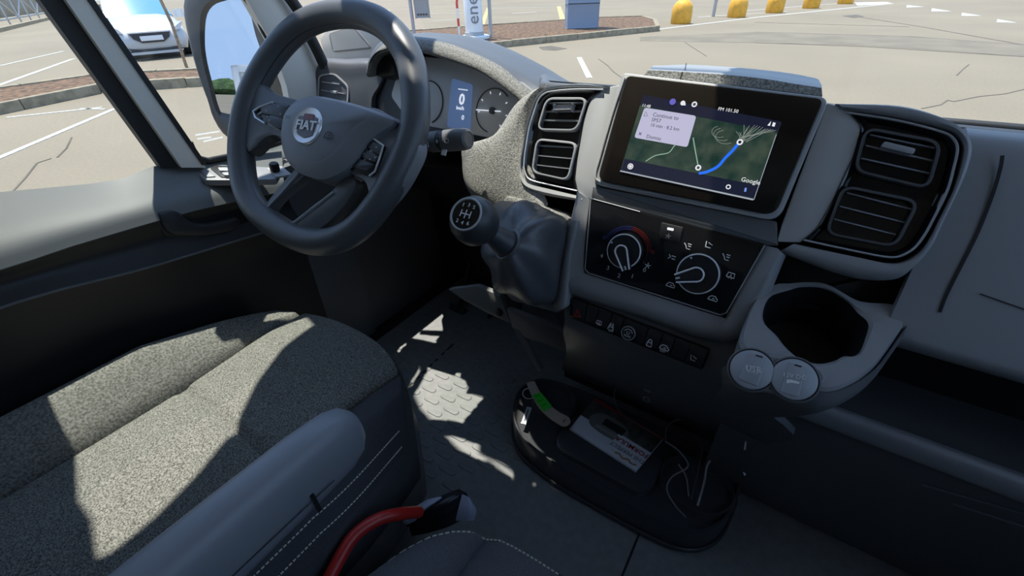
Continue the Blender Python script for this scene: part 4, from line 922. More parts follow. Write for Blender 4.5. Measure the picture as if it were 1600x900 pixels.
# front apron running down to the tunnel
ap = [[CT(*q, -0.001) for q in ((1158, 535), (1175, 562), (1208, 588), (1252, 604), (1293, 614), (1332, 602), (1368, 577), (1395, 542), (1420, 505), (1428, 486))]]
ap.append([p-ZA*0.02-YA*0.004 for p in ap[0]]); ap.append([p-ZA*0.06+YA*0.02+XA*-0.008 for p in ap[0]]); ap.append([p-ZA*0.12+YA*0.06+XA*-0.03 for p in ap[0]]); ap.append([p-ZA*0.18+YA*0.1+XA*-0.05 for p in ap[0]])
solid('apron', smooth_rows(ap, 3, 4), PLASTIC, 0.006, (0, -0.9, 0.2), t, 60)
SK = Pl(CT(1215, 580, 0.004), 47)
sk = resample(rpoly(SK.L([(1143, 562), (1160, 545), (1200, 553), (1284, 577), (1292, 592), (1262, 626), (1235, 622), (1160, 602)], 0.004), 0.009), 50)
loops('socket_pad', [[p-SK.n*0.03 for p in sk], [p-SK.n*0.002 for p in sk], inset(sk, 0.0015, SK.n), [p-SK.n*0.0005 for p in inset(sk, 0.004, SK.n)]], SOFT, t, True, True)
def socket(px, flap, name, label, words):
    c = SK(*px, 0.004); s = thing(name, c, label, 'socket cover'); nn = SK.n
    ux = (SK(*flap[1])-SK(*flap[0])).normalized(); uy = nn.cross(ux)
    lathe('collar', [(0.0225, -0.004), (0.0225, 0.0015), (0.021, 0.003), (0.0205, 0.001)], c, nn, PLASTIC, s, 32)
    lathe('cap', [(0.0195, 0), (0.0195, 0.003), (0.018, 0.0042), (0.001, 0.0045)], c, nn, GREYCAP, s, 32)
    fl = rpoly([SK(*q, 0.0095) for q in flap[2]], 0.002); f = slab('flap', fl, nn, 0.005, GREYCAP, s, 0.001)
    slab('finger_slot', [SK(*q, 0.0098) for q in flap[3]], nn, 0.0004, BLACKP, f, smooth=0)
    return s, f, ux, uy, nn
s, f, ux, uy, nn = socket((1174, 578), ((1150, 580), (1200, 588), ((1172, 549), (1199, 557), (1184, 604), (1153, 592)), ((1181, 554), (1192, 557), (1191.5, 559), (1180.5, 556))), 'usb_socket_cover', 'round grey socket cover marked USB', 1)
text('USB', SK(1177, 577, 0.0098), ux, uy, 0.0082, PRINT, f, 'lettering', 0.0003)
tube('print_frame', [SK(*q, 0.0099) for q in ((1167, 571), (1182, 574), (1187, 579), (1183, 584), (1168, 580), (1167, 571))], 0.0003, PRINT, f, 5)
s, f, ux, uy, nn = socket((1240, 593), ((1215, 594), (1262, 602), ((1233, 564), (1260, 571), (1248, 621), (1219, 612)), ((1242, 569), (1253, 572), (1252, 574), (1241, 571))), 'power_socket_cover', 'round grey socket cover marked 12V DC', 1)
text('12V DC', SK(1241, 588, 0.0098), ux, uy, 0.0058, PRINT, f, 'lettering', 0.0003)
slab('plug_symbol', [SK(*q, 0.0099) for q in ((1229, 593), (1236, 593), (1249, 597), (1249, 600), (1236, 598), (1229, 599))], nn, 0.0003, PRINT, f, smooth=0)

# ================================================================== DRIVER SIDE
KP = Pl((-0.5, 0.15, 0.68), 20)
t = thing('instrument_cluster', KP(740, 150), 'grey instrument display behind the steering wheel reading zero', 'instrument cluster')
kface = [(630, 85), (700, 92), (752, 112), (790, 136), (815, 160), (800, 195), (774, 217), (640, 192), (610, 150)]
slab('lens', rpoly(KP.L(kface), 0.01), KP.n, 0.02, mat('cluster_lens', (0.6, 0.6, 0.6), 0.35), t, 0.002)
kb = rpoly(KP.L([(600, 75), (715, 84), (765, 106), (810, 140), (840, 165), (800, 240), (600, 215), (585, 140)], -0.004), 0.01)
slab('surround', kb, KP.n, 0.03, BLACKP, t, 0.002)
slab('centre_display', rpoly(KP.L([(706, 122), (739, 132), (735, 207), (698, 198)], 0.0008), 0.006), KP.n, 0.0006, mat('display_blue', (0.12, 0.17, 0.28), 0.3, emit=(0.08, 0.14, 0.3), estr=0.3), t)
kx = (KP(780, 175)-KP(690, 165)).normalized(); kx = V((1, 0, 0)); ky = KP.n.cross(kx)
KL = mat('cluster_white', (0.5, 0.52, 0.56), 0.4, emit=(0.7, 0.75, 0.85), estr=0.5)
text('0', KP(721.5, 156, 0.0016), kx, ky, 0.026, KL, t, 'lettering', 0.0004, bold=0.02); text('km/h', KP(719, 169, 0.0016), kx, ky, 0.009, KL, t, 'lettering', 0.0004); text('0', KP(723, 184, 0.0016), kx, ky, 0.012, KL, t, 'lettering', 0.0004)
ribbon('display_line', [KP(716, 139, 0.0016), KP(731, 141, 0.0016)], 0.0015, KP.n, KL, t, 0.0003)
gc = KP(770, 173, 0.001); KD = mat('gauge_dark', (0.05, 0.05, 0.055), 0.4)
R = (KP(744, 172, 0.001)-gc).length
tube('gauge_ring', arc(gc, kx, ky, R, 0.25*math.pi, 1.45*math.pi, 26), 0.0009, KD, t, 6)
tube('needle', [KP(744, 171.5, 0.003), KP(782, 174, 0.003)], 0.0009, KL, t, 6); lathe('needle_hub', [(0.006, 0), (0.0058, 0.004), (0.001, 0.0042)], gc, KP.n, KD, t, 20)
for k in range(7): a = math.pi*(1.05-0.22*k); p = gc+(kx*math.cos(a)+ky*math.sin(a))*R*0.78; ribbon('gauge_tick', [p, p+(kx*math.cos(a)+ky*math.sin(a))*R*0.1], 0.0012, KP.n, KL, t, 0.0003)
gc2 = KP(668, 160, 0.001); tube('gauge_ring', arc(gc2, kx, ky, R*1.05, -0.35*math.pi, 0.6*math.pi, 22), 0.0012, KD, t, 6)
# hood arching over it
lip = [(575, 118), (579, 98), (595, 81), (630, 75), (664, 81), (700, 92), (745, 108), (776, 127), (808, 151), (826, 168)]
mid = [(577, 108), (583, 88), (598, 73), (630, 66), (664, 69), (702, 78), (748, 96), (780, 114), (810, 138), (830, 158)]
stp = [(578, 102), (585, 84), (600, 68), (630, 60), (664, 62), (704, 69), (752, 88), (786, 106), (814, 130), (836, 150)]
sil = [(579, 98), (588, 78), (603, 63), (632, 56), (666, 57), (712, 64), (762, 82), (802, 102), (834, 122), (862, 138)]
def kr(P, o): return [KP(*q, o) for q in P]
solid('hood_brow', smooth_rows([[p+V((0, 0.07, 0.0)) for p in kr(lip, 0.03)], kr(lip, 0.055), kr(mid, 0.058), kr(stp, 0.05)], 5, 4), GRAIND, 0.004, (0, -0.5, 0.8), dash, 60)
solid('hood_top', smooth_rows([kr(stp, 0.05), kr(sil, 0.02), [V((p.x, p.y+0.1, p.z-0.015)) for p in kr(sil, 0.0)], [V((p.x, p.y+0.25, 0.62)) for p in kr(sil, 0.0)]], 5, 4), HOODM, 0.004, (0, 0.3, 0.9), dash, 60)
slab('hood_cheek', rpoly([KP(*q, 0.03) for q in ((578, 100), (592, 86), (612, 88), (618, 118), (596, 120), (580, 116))], 0.008), KP.n, 0.05, BLACKP, dash, 0.004)
# driver end of the dashboard with its own vent
EP = Pl((-0.72, 0.12, 0.64), 18, yaw=12)
solid('driver_end_pod', smooth_rows([[EP(*q, -0.05) for q in ((484, 118), (504, 93), (545, 92), (585, 92), (604, 112))], [EP(*q, -0.004) for q in ((482, 126), (504, 98), (545, 97), (582, 98), (600, 118))], [EP(*q, 0.0) for q in ((479, 150), (500, 128), (545, 126), (580, 122), (592, 134))], [EP(*q, 0.0) for q in ((476, 178), (500, 172), (545, 165), (572, 155), (580, 165))], [EP(*q, -0.01) for q in ((474, 225), (505, 228), (550, 230), (580, 235), (600, 240))]], 4, 4), HOODM, 0.02, EP.n, dash, 60)
t = thing('air_vent', EP(520, 138), 'small air vent at the driver end of the dashboard', 'air vent')
vo = rpoly(EP.L([(497, 117), (521, 113), (545, 135), (543, 165), (495, 163)], 0.003), 0.012)
en = EP.n; vi = inset(vo, 0.003, en)
loops('frame', [[p-en*0.01 for p in vo], vo, vi, [p-en*0.01 for p in vi]], SATIN, t, False, False); loops('duct', [[p-en*0.002 for p in vi], [p-en*0.004 for p in vi]], BLACKP, t, False, True)
for a, b in (((504, 128), (532, 132)), ((503, 141), (540, 147)), ((501, 153), (540, 159))):
    A, B = EP(*a, 0.001), EP(*b, 0.001); d = (B-A).normalized(); box('slat', (A+B)/2, d, en.cross(d), en, (B-A).length, 0.0018, 0.006, SATIN, t, 0.0004)
box('slider_tab', EP(522, 144, 0.004), XA, en.cross(XA), en, 0.02, 0.006, 0.006, SATIN, t, 0.002)
# knee panel and column shroud
solid('knee_panel', smooth_rows([[V((x, y, z)) for x in (-0.8, -0.6, -0.42, -0.26)] for y, z in ((0.2, 0.62), (0.24, 0.58), (0.26, 0.5), (0.28, 0.42), (0.34, 0.37))], 3, 4), BLACKP, 0.01, (0, -1, 0), dash)
tag(tube('steering_column', [V((-0.51, 0.20, 0.555)), V((-0.515, 0.08, 0.60)), V((-0.52, 0.0, 0.632))], [0.03, 0.03, 0.03], BLACKP, None, 24, base=(-0.51, 0.2, 0.5)), 'black steering column shroud behind the wheel', 'steering column')
# grey lower trim edge and lever below the gear boot
LT = lambda q: PY(*q, 0.06)
lt = thing('knee_trim', LT((790, 490)), 'grey lower dashboard trim with a round plug below the gear boot', 'trim')
slab('trim_blade', rpoly([LT(q) for q in ((700, 452), (745, 447), (782, 462), (787, 478), (798, 506), (760, 489), (722, 468))], 0.004), V((0, -1, 0.1)), 0.012, mat('trim_grey', (0.2, 0.2, 0.19), 0.6), lt, 0.002)
lathe('plug', [(0.009, 0), (0.009, 0.002), (0.001, 0.003)], LT((781, 487))-YA*0.001, V((0, -1, 0.1)), BLACKP, lt, 20)
slab('trim_edge', rpoly([LT(q) for q in ((791, 482), (840, 500), (884, 522), (884, 552), (850, 536), (822, 529), (800, 512))], 0.004), V((0, -1, 0.1)), 0.012, mat('trim_grey_dark', (0.13, 0.13, 0.128), 0.6), lt, 0.002)
slab('trim_strut', rpoly([LT(q) for q in ((800, 511), (812, 516), (824, 535), (846, 579), (841, 582), (822, 548))], 0.002), V((0, -1, 0.1)), 0.01, MATS['trim_grey_dark'], lt, 0.001)
# pedals
for i, (q, lb) in enumerate((((712, 492), 'dark clutch pedal pad in the footwell'), ((755, 520), 'dark brake pedal pad in the footwell'), ((792, 542), 'dark accelerator pedal pad right of the brake'))):
    c = PY(*q, 0.30); t = thing('foot_pedal', c, lb, 'pedal', 'pedals')
    pn = V((0, -0.8, 0.6)); box('pad', c, XA, pn.cross(XA), pn, 0.06, 0.06 if i < 2 else 0.1, 0.012, BLACKP, t, 0.004)
    tube('arm', [c-pn*0.006, c+V((0, 0.05, 0.05)), c+V((0, 0.09, 0.15))], 0.008, BLACKP, t, 8)

# ---- steering wheel
WC = V((-0.5293, -0.0812, 0.6859)); WP = Pl(WC, 37.2, yaw=9.4); wn = WP.n
sw = thing('steering_wheel', WC-wn*0.05, 'black flat-bottomed steering wheel with a maker badge', 'steering wheel')
rim_px = [(670, 150), (658, 75), (612, 18), (548, 0), (475, 18), (421, 69), (379, 144), (364, 215), (366, 285), (384, 336), (418, 368), (460, 393), (508, 401), (562, 381), (612, 325), (652, 250), (669, 195)]
rl = resample(crom([WP(*q) for q in rim_px], 6, True), 96)
rl = inset(rl, 0.0205, wn)
for _ in range(6): rl = [(rl[i-1]+rl[i]*2+rl[(i+1) % 96])/4 for i in range(96)]
tube('rim', rl, 0.0205, WHEELM, sw, 20, True)
tube('rim_seam', [p+wn*0.006+(WC-p).normalized()*0.0196 for p in rl[:40]], 0.0007, BLACKP, sw, 5)
def wl_(pts, o): return [WP(*q, o) for q in pts]
slab('spoke', resample(crom(wl_([(398, 126), (425, 143), (446, 150), (466, 158), (470, 190), (455, 222), (430, 212), (412, 216), (396, 232), (384, 236), (376, 200), (384, 160)], 0.008), 4, True), 60), wn, 0.022, WHEELM, sw, 0.006)
slab('spoke', resample(crom(wl_([(575, 166), (610, 180), (640, 196), (655, 225), (640, 265), (618, 300), (596, 322), (576, 322), (573, 298), (566, 281), (545, 270), (540, 240), (556, 200)], 0.008), 4, True), 60), wn, 0.022, HUBM, sw, 0.006)
# split lower spoke: slim left arm, broad right arm and the bridge on the rim
slab('lower_spoke', resample(crom(wl_([(462, 262), (478, 272), (440, 305), (424, 324), (421, 334), (428, 343), (445, 348), (458, 344), (486, 322), (515, 300), (532, 282), (548, 276), (556, 288), (540, 318), (510, 350), (480, 366), (446, 368), (416, 358), (404, 342), (410, 324)], 0.004), 4, True), 90), wn, 0.016, WHEELM, sw, 0.003)
tube('spoke_trim_line', crom(wl_([(466, 270), (440, 300), (419, 322), (417, 334), (424, 345), (445, 351), (460, 346), (490, 323), (520, 300)], 0.006), 4), 0.0012, SATIN, sw, 6)
ho_px = [(446, 175), (462, 158), (490, 150), (528, 156), (566, 166), (600, 178), (618, 190), (596, 205), (574, 222), (558, 246), (538, 266), (508, 280), (482, 276), (462, 266), (446, 246), (439, 216), (441, 192)]
hub_o = resample(crom(wl_(ho_px, 0.018), 4, True), 70)
hf_px = [(450, 180), (465, 164), (490, 156), (526, 161), (556, 168), (578, 176), (572, 186), (558, 194), (545, 206), (534, 222), (516, 242), (494, 252), (470, 247), (452, 230), (445, 205), (446, 192), (447, 185)]
hub_f = resample(crom(wl_(hf_px, 0.030), 4, True), 70)
loops('airbag_cover', [[p-wn*0.045 for p in hub_o], hub_o, [p.lerp(q, 0.75)+wn*0.002 for p, q in zip(hub_o, hub_f)], hub_f], HUBM, sw, True, False)
hc = sum(hub_f, V((0, 0, 0)))/70
loops('hub_face', [hub_f, [p.lerp(hc, 0.12)+wn*0.002 for p in hub_f], [p.lerp(hc, 0.6)+wn*0.005 for p in hub_f], [p.lerp(hc, 0.95)+wn*0.0055 for p in hub_f]], HUBM, sw, False, True)
# badge
bc = WP(481, 197, 0.0345); bd = lathe('badge', [(0.0285, -0.004), (0.0275, 0.0015), (0.026, 0.003), (0.0235, 0.0022), (0.001, 0.0022)], bc, wn, CHROME, sw, 40)
wx = (WP(560, 180)-WP(440, 180)); wx = V(WP.ex); wy = wn.cross(wx)
bp = lambda a, b, o: bc+wx*a+wy*b+wn*o
slab('badge_shield', rpoly([bp(-0.019, 0.013, 0.0032), bp(0.019, 0.013, 0.0032), bp(0.015, -0.014, 0.0032), bp(0, -0.019, 0.0032), bp(-0.015, -0.014, 0.0032)], 0.004), wn, 0.001, mat('badge_grey', (0.13, 0.125, 0.14), 0.35), bd)
slab('badge_red', rpoly([bp(-0.008, 0.017, 0.0036), bp(0.010, 0.017, 0.0036), bp(0.012, 0.008, 0.0036), bp(-0.008, 0.008, 0.0036)], 0.002), wn, 0.001, mat('badge_maroon', (0.16, 0.03, 0.035), 0.3), bd)
me = text('FIAT', bp(0, -0.001, 0.0042), wx, wy, 0.0195, SILVER, bd, 'lettering', 0.0006, bold=0.015)
# switch pads
def pad(out, rim, keys, marks):
    p = slab('switch_pad', rpoly(wl_(out, 0.0125), 0.004), wn, 0.008, GLOSS, sw, 0.001)
    tube('pad_chrome', [WP(*q, 0.014) for q in rim], 0.0018, CHROME, p, 6)
    for k in keys: slab('key', rpoly(wl_(k, 0.0145), 0.0018), wn, 0.004, mat('key_grey', (0.05, 0.054, 0.062), 0.45), p, 0.0008)
    for m_ in marks: lathe('key_mark', [(0.0009, 0), (0.0009, 0.0003)], WP(*m_, 0.0148), wn, PRINT, p, 8)
pad([(396, 174), (426, 159), (453, 163), (440, 206), (412, 192)], [(426, 160), (405, 168), (396, 174), (399, 184), (414, 193)], [[(407, 168), (427, 161), (450, 165), (444, 184), (426, 180), (408, 176)], [(408, 178), (425, 183), (443, 187), (438, 202), (412, 189)]], [(416, 173), (435, 166), (438, 178), (418, 182), (421, 188)])
pad([(577, 211), (601, 227), (593, 250), (585, 271), (576, 276), (544, 264), (560, 236)], [(577, 212), (599, 228), (592, 250), (586, 268), (577, 275)], [[(577, 216), (597, 230), (592, 242), (571, 228)], [(569, 231), (591, 244), (586, 254), (561, 244)], [(559, 247), (585, 257), (573, 267), (549, 260)]], [(588, 230), (569, 240), (586, 246), (578, 249)])
slab('airbag_mark', rpoly(wl_([(453, 252), (470, 262), (471, 265), (454, 256)], 0.022), 0.001), wn, 0.006, PLASTIC, sw, 0.0004)
picto((514, 211), 0.014, 'car', sw, BLACKP, WP, 0.0362, wx, wy); picto((450, 183), 0.008, 'face', sw, BLACKP, WP, 0.034, wx, wy)

# ---- wiper stalk
s0 = WP(652, 226, -0.075); s1 = WP(672, 222, -0.06); s2 = WP(733, 217, -0.045); d = (s2-s1).normalized(); L = (s2-s1).length
t = thing('wiper_stalk', s0, 'thick black wiper stalk right of the steering wheel', 'stalk')
tube('stem', [s0-d*0.04, s1], [0.012, 0.014], BLACKP, t, 16)
lathe('sleeve', [(0.0135, 0), (0.0155, 0.004), (0.0155, L*0.3)], s1, d, PLASTIC, t, 24); lathe('ring', [(0.0148, L*0.3), (0.0148, L*0.42)], s1, d, BLACKP, t, 24)
lathe('twist_grip', [(0.0158, L*0.42), (0.0158, L*0.86), (0.0145, L*0.97), (0.011, L), (0.010, L*0.985), (0.001, L*0.98)], s1, d, PLASTIC, t, 24)
cd_ = (CAM-s2).normalized(); e_ = (cd_-d*cd_.dot(d)).normalized()
text('0', s1+d*L*0.36+e_*0.0152, d, e_.cross(d), 0.008, PRINT, t, 'lettering', 0.0003)
picto_c = s1+d*L*0.62+e_*0.0162
ribbon('symbol', [picto_c+d*0.004*math.cos(a)+e_.cross(d)*0.003*math.sin(a) for a in [k*0.5 for k in range(13)]], 0.0007, e_, PRINT, t, 0.0003)
box('marker', s1+d*L*0.12+e_*0.0152+e_.cross(d)*-0.003, d, e_.cross(d), e_, 0.001, 0.008, 0.001, PRINT, t)
tag(box('ignition_tag', WP(694, 237, -0.05), XA, WP.ey, wn, 0.009, 0.011, 0.002, PRINT, None, 0.0004, base=WP(694, 237, -0.05)), 'tiny white tag below the wiper stalk', 'tag')

# ---- gear lever
kc = PD(742, 346, 0.505); kn = (CAM-kc).normalized()*0.86+CR*-0.40+CU*0.32; kn.normalize()
bc_ = ST(835, 395, 0.004)
t = thing('gear_lever', bc_, 'round black gear knob on a leather boot', 'gear lever')
ax = (PD(790, 378, 0.535)-kc).normalized()
ex, ey, _ = axes(kn)
R = 0.0285
lathe('knob', [(0.001, -R*1.0), (R*0.5, -R*0.88), (R*0.8, -R*0.62), (R*0.98, -R*0.2), (R, R*0.1), (R*0.94, R*0.4), (R*0.8, R*0.66), (R*0.66, R*0.80), (R*0.62, R*0.8)], kc, kn, mat('knob_soft', (0.035, 0.037, 0.04), 0.42), t, 40)
cap = kc+kn*R*0.8
kr_ = tube('badge_ring', [cap+(ex*math.cos(a)+ey*math.sin(a))*R*0.64 for a in [2*math.pi*i/40 for i in range(40)]], 0.0013, SATIN, t, 8, True)
bdg = lathe('badge', [(R*0.62, -0.002), (R*0.62, 0.0), (0.001, 0.0006)], cap, kn, GLOSS, t, 32)
gx = (CR-kn*CR.dot(kn)).normalized(); gx = (gx*math.cos(rad(-22))+kn.cross(gx)*math.sin(rad(-22))); gy = kn.cross(gx)
gp_ = lambda a, b: cap+kn*0.0009+gx*a+gy*b
for a, b in (((-0.006, 0.004), (-0.006, -0.004)), ((0, 0.005), (0, -0.005)), ((0.006, 0.004), (0.006, -0.004)), ((-0.006, 0), (0.006, 0))): ribbon('shift_pattern', [gp_(*a), gp_(*b)], 0.0011, kn, PRINT, bdg, 0.0003)
for s, a in (('1', (-0.007, 0.0095)), ('3', (0, 0.0105)), ('5', (0.007, 0.0095)), ('2', (-0.007, -0.0095)), ('4', (0, -0.0105)), ('6', (0.007, -0.0095))): text(s, gp_(*a), gx, gy, 0.0062, PRINT, bdg, 'lettering', 0.0003)
nk = PD(786, 378, 0.535); tube('neck', [kc+ax*R*0.7, nk, nk+ax*0.02], [0.011, 0.0165, 0.0175], mat('neck_soft', (0.045, 0.048, 0.055), 0.4), t, 24)
base_px = [(786, 322), (815, 318), (852, 330), (885, 342), (884, 375), (876, 420), (868, 468), (842, 474), (812, 462), (790, 440), (782, 400), (780, 350)]
bl = resample(crom(ST.L(base_px, 0.0), 4, True), 60)
Ls = [[p-n*0.02 for p in bl], bl]
nkc = nk+ax*0.008; bctr = sum(bl, V((0, 0, 0)))/60
# start the neck ring at the same angle as the base loop
def ringat(c, a_, r, k0):
    e1_ = (bl[0]-bctr); e1_ = (e1_-a_*e1_.dot(a_)).normalized(); e2_ = a_.cross(e1_); s_ = 1 if (bl[5]-bctr).dot(e2_) > 0 else -1
    return [c+(e1_*math.cos(2*math.pi*i/60)+e2_*s_*math.sin(2*math.pi*i/60))*r*(1+k0*math.sin(i*2*math.pi/60*7+r*300)) for i in range(60)]
nr = ringat(nkc, ax, 0.0185, 0.0)
for j, u in enumerate((0.12, 0.25, 0.4, 0.55, 0.7, 0.85, 1.0)):
    bulge = math.sin(u*math.pi)*0.35
    L = []
    for i in range(60):
        p = bl[i].lerp(nr[i], u); out = (bl[i]-bctr).normalized()
        L.append(p+out*0.018*math.sin(u*math.pi)+ (n*0.010)*math.sin(u*math.pi*0.9) + out*0.0045*math.sin(i*0.733+u*5)*math.sin(u*math.pi) + n*0.003*math.sin(i*0.42+u*9))
    Ls.append(L if u < 1 else nr)
loops('boot', Ls, LEATHER, t, True, False, True, 60)
tube('boot_collar', [p for p in nr], 0.0028, LEATHER, t, 8, True)
slab('boot_frame', rpoly(ST.L([(784, 312), (798, 305), (884, 333), (900, 348), (893, 450), (872, 490), (860, 486), (800, 470), (772, 440), (770, 350)], -0.006), 0.006), n, 0.02, PLASTIC, dash, 0.002)
solid('boot_upper_edge', [[ST(*q, 0.0) for q in ((782, 322), (792, 306), (820, 312), (856, 325), (890, 341))], [ST(*q, 0.003) for q in ((786, 330), (796, 315), (822, 322), (856, 335), (884, 346))]], GRAIN, 0.01, n, dash)
solid('boot_side_rail', smooth_rows([[ST(*q, -0.004) for q in ((886, 346), (878, 390), (870, 440), (864, 480))], [ST(*q, 0.006) for q in ((893, 345), (884, 390), (877, 440), (872, 485))], [ST(*q, 0.006) for q in ((903, 345), (893, 390), (888, 440), (884, 480))], [ST(*q, -0.006) for q in ((908, 348), (898, 395), (893, 440), (892, 470))]], 4, 3), SOFT, 0.006, n, dash, 60)
# ================================================================== SEATS
def cushion(name, parent, x0, x1, yf, yb, zc, zb, seamw, m_c, m_s, flare=0.04, th=0.13, nx=44, ny=34, corner=0.16, split=None, droop=0.035, back_taper=0.0, pull=0.10, pexp=2.6, sdrop=0.075, cright=1.0, cpull=1.0):
    """seat cushion: centre panel and two bolsters divided by sunk seams; returns point function"""
    W = x1-x0; xm = (x0+x1)/2
    def P(u, v):
        # u -1..1 across, v 0 front .. 1 back
        yy = yf+(yb-yf)*v
        half = W/2*(1-back_taper*v)
        # rounded front corners
        fr = max(0, 1-v/0.42); half2 = half*(1-(corner if u < 0 else corner*cright)*fr**1.6)
        x = xm+u*half2
        y = yy+0.0-pull*(1 if u < 0 else cpull)*abs(u)**pexp*max(0, 1-v*1.8)*1.0
        au = abs(u); sv = seamw+flare/ (W/2)*max(0, 1-v/0.45)**1.3
        z = zc
        if au > sv: k = (au-sv)/(1-sv); z = zc+(zb-zc)*min(1, v/0.4)*math.sin(min(1, k*1.45)*math.pi/2)-sdrop*max(0, k-0.55)**1.6/0.28
        else: z = zc+0.010*math.cos(au/sv*math.pi/2)
        z -= 0.012*math.exp(-((au-sv)/0.022)**2)
        if split is not None and au < sv: z -= 0.008*math.exp(-((v-split)/0.014)**2)
        z -= droop*max(0, 1-v/0.22)**2
        return V((x, y, z))
    def sv_of(v): return seamw+flare/(W/2)*max(0, 1-v/0.45)**1.3
    return P, sv_of
xs0, xs1 = -0.80, -0.25
P, svf = cushion('c', None, xs0, xs1, -0.126, -0.78, 0.300, 0.362, 0.50, FABRIC, FABSIDE, split=0.405, pull=0.065, corner=0.06, droop=0.014, cright=3.4, cpull=1.5)
ds = thing('driver_seat', (-0.54, -0.45, 0.0), 'grey woven driver seat with pale stitching, right bolster darkened for its shade', 'seat')
NV = 56
def region(name, u0f, u1f, m, nu, par, v0=0.0, v1=1.0, th=0.05):
    rows = []
    for j in range(NV+1):
        v = v0+(v1-v0)*j/NV; a, b = u0f(v), u1f(v); rows.append([P(a+(b-a)*i/nu, v) for i in range(nu+1)])
    return solid(name, rows, m, th, ZA, par, 60)
region('front_panel', lambda v: -svf(v), svf, FABRIC, 26, ds, 0.0, 0.405)
region('centre_panel', lambda v: -svf(v), svf, FABRIC, 26, ds, 0.405, 1.0)
region('side_bolster', lambda v: -1.0, lambda v: -svf(v), FABSIDE, 20, ds)
region('side_bolster', svf, lambda v: 1.0, DFAB, 20, ds)  # right bolster takes the dark fabric, its shade put into the colour
# side skirt of the cushion and plastic shell
edge = [P(-1.0, 1-j/20) for j in range(21)] + [P(-1+2*i/24, 0) for i in range(1, 24)] + [P(1.0, j/24) for j in range(25)]
cc = V((-0.54, -0.46, 0.25))
def outw(p): d = V((p.x-cc.x, p.y-cc.y, 0)); return d.normalized()
rows = [[p-ZA*0.002 for p in edge], [p+outw(p)*0.006-ZA*0.02 for p in edge], [p+outw(p)*0.008-ZA*0.055 for p in edge], [p+outw(p)*0.003-ZA*0.10 for p in edge]]
rows = smooth_rows(rows, 1, 4)
solid('cushion_skirt', rows, DFAB, 0.004, ZA, ds, 60)
sh = [[p+outw(p)*0.004-ZA*0.098 for p in edge], [p+outw(p)*0.011-ZA*0.112 for p in edge], [p+outw(p)*0.008-ZA*0.145 for p in edge], [p-outw(p)*0.02-ZA*0.21 for p in edge], [V((p.x, p.y, 0.01))-outw(p)*0.05 for p in edge]]
solid('seat_shell', sh, PLASTIC, 0.006, ZA, ds, 50)
# pale double stitching along the inner bolster edge
def stitch(fn, par, n_, r=0.0011):
    vs, fs = [], []
    for i in range(n_):
        a, b = fn((i+0.12)/n_), fn((i+0.78)/n_); d = (b-a).normalized(); s = d.cross(ZA).normalized()*r; u_ = s.cross(d).normalized()*r; k = len(vs)
        for p in (a, b): vs += [p+s, p+u_, p-s, p-u_]
        fs += [(k, k+1, k+5, k+4), (k+1, k+2, k+6, k+5), (k+2, k+3, k+7, k+6), (k+3, k, k+4, k+7), (k, k+3, k+2, k+1), (k+4, k+5, k+6, k+7)]
    return tag(mesh('stitching', vs, fs, THREAD, par, 0), kind='stuff')
stitch(lambda s: P(0.945, 0.05+0.93*s)+V((0.001, 0, 0.0015)), ds, 84); stitch(lambda s: P(0.985, 0.05+0.93*s)+V((0.001, 0, 0.0015)), ds, 84)
# backrest (just behind the frame edge)
rows = []
for j in range(9):
    k = j/8; z = 0.30+0.62*k; y = -0.72-0.16*k; hw = 0.25-0.04*k
    rows.append([V((-0.54+hw*math.sin(a), y-0.06*(1-math.cos(a*0.9))+0.0, z)) for a in [(-1.35+2.7*i/16) for i in range(17)]])
solid('backrest', rows, DFAB, 0.09, (0, 1, 0), ds, 60)
# armrest
AZ = 0.478
def arm(y, w, h, z): 
    return [V((-0.237 + w*0.7*math.copysign(abs(math.cos(a))**0.75, math.cos(a)), y, z+h*math.copysign(abs(math.sin(a))**0.8, math.sin(a)))) for a in [2*math.pi*i/28 for i in range(28)]]
ys = [(-0.330, 0.006, 0.008, 0), (-0.333, 0.02, 0.022, 0.0), (-0.342, 0.030, 0.034, 0.0), (-0.36, 0.036, 0.042, 0), (-0.40, 0.039, 0.045, 0.001), (-0.5, 0.041, 0.047, 0.0), (-0.7, 0.043, 0.05, -0.004), (-0.9, 0.043, 0.05, -0.01)]
loops('armrest', [arm(y, w, h, AZ-0.047+dz) for y, w, h, dz in ys], mat('armrest_plastic', (0.23, 0.245, 0.27), 0.42, bump=0.06, bscale=1500), ds, True, True, True, 60)
tube('armrest_seam', [V((-0.2075, y, AZ-0.058)) for y in (-0.39, -0.5, -0.7)], 0.0006, BLACKP, ds, 6)
box('armrest_notch', V((-0.2085, -0.415, AZ-0.066)), XA, YA, ZA, 0.003, 0.004, 0.03, BLACKP, ds)
# pale object tucked beside the seat
q = PX(5, 704, -0.80)
tag(slab('folded_paper', [PX(*p, -0.815) for p in ((-25, 680), (8, 688), (26, 699), (18, 713), (-25, 722))], V((0.7, -0.1, 0.7)), 0.006, mat('pale_paper', (0.35, 0.4, 0.42), 0.7), None, 0.002, base=q), 'pale folded sheet tucked between driver seat and door', 'paper')

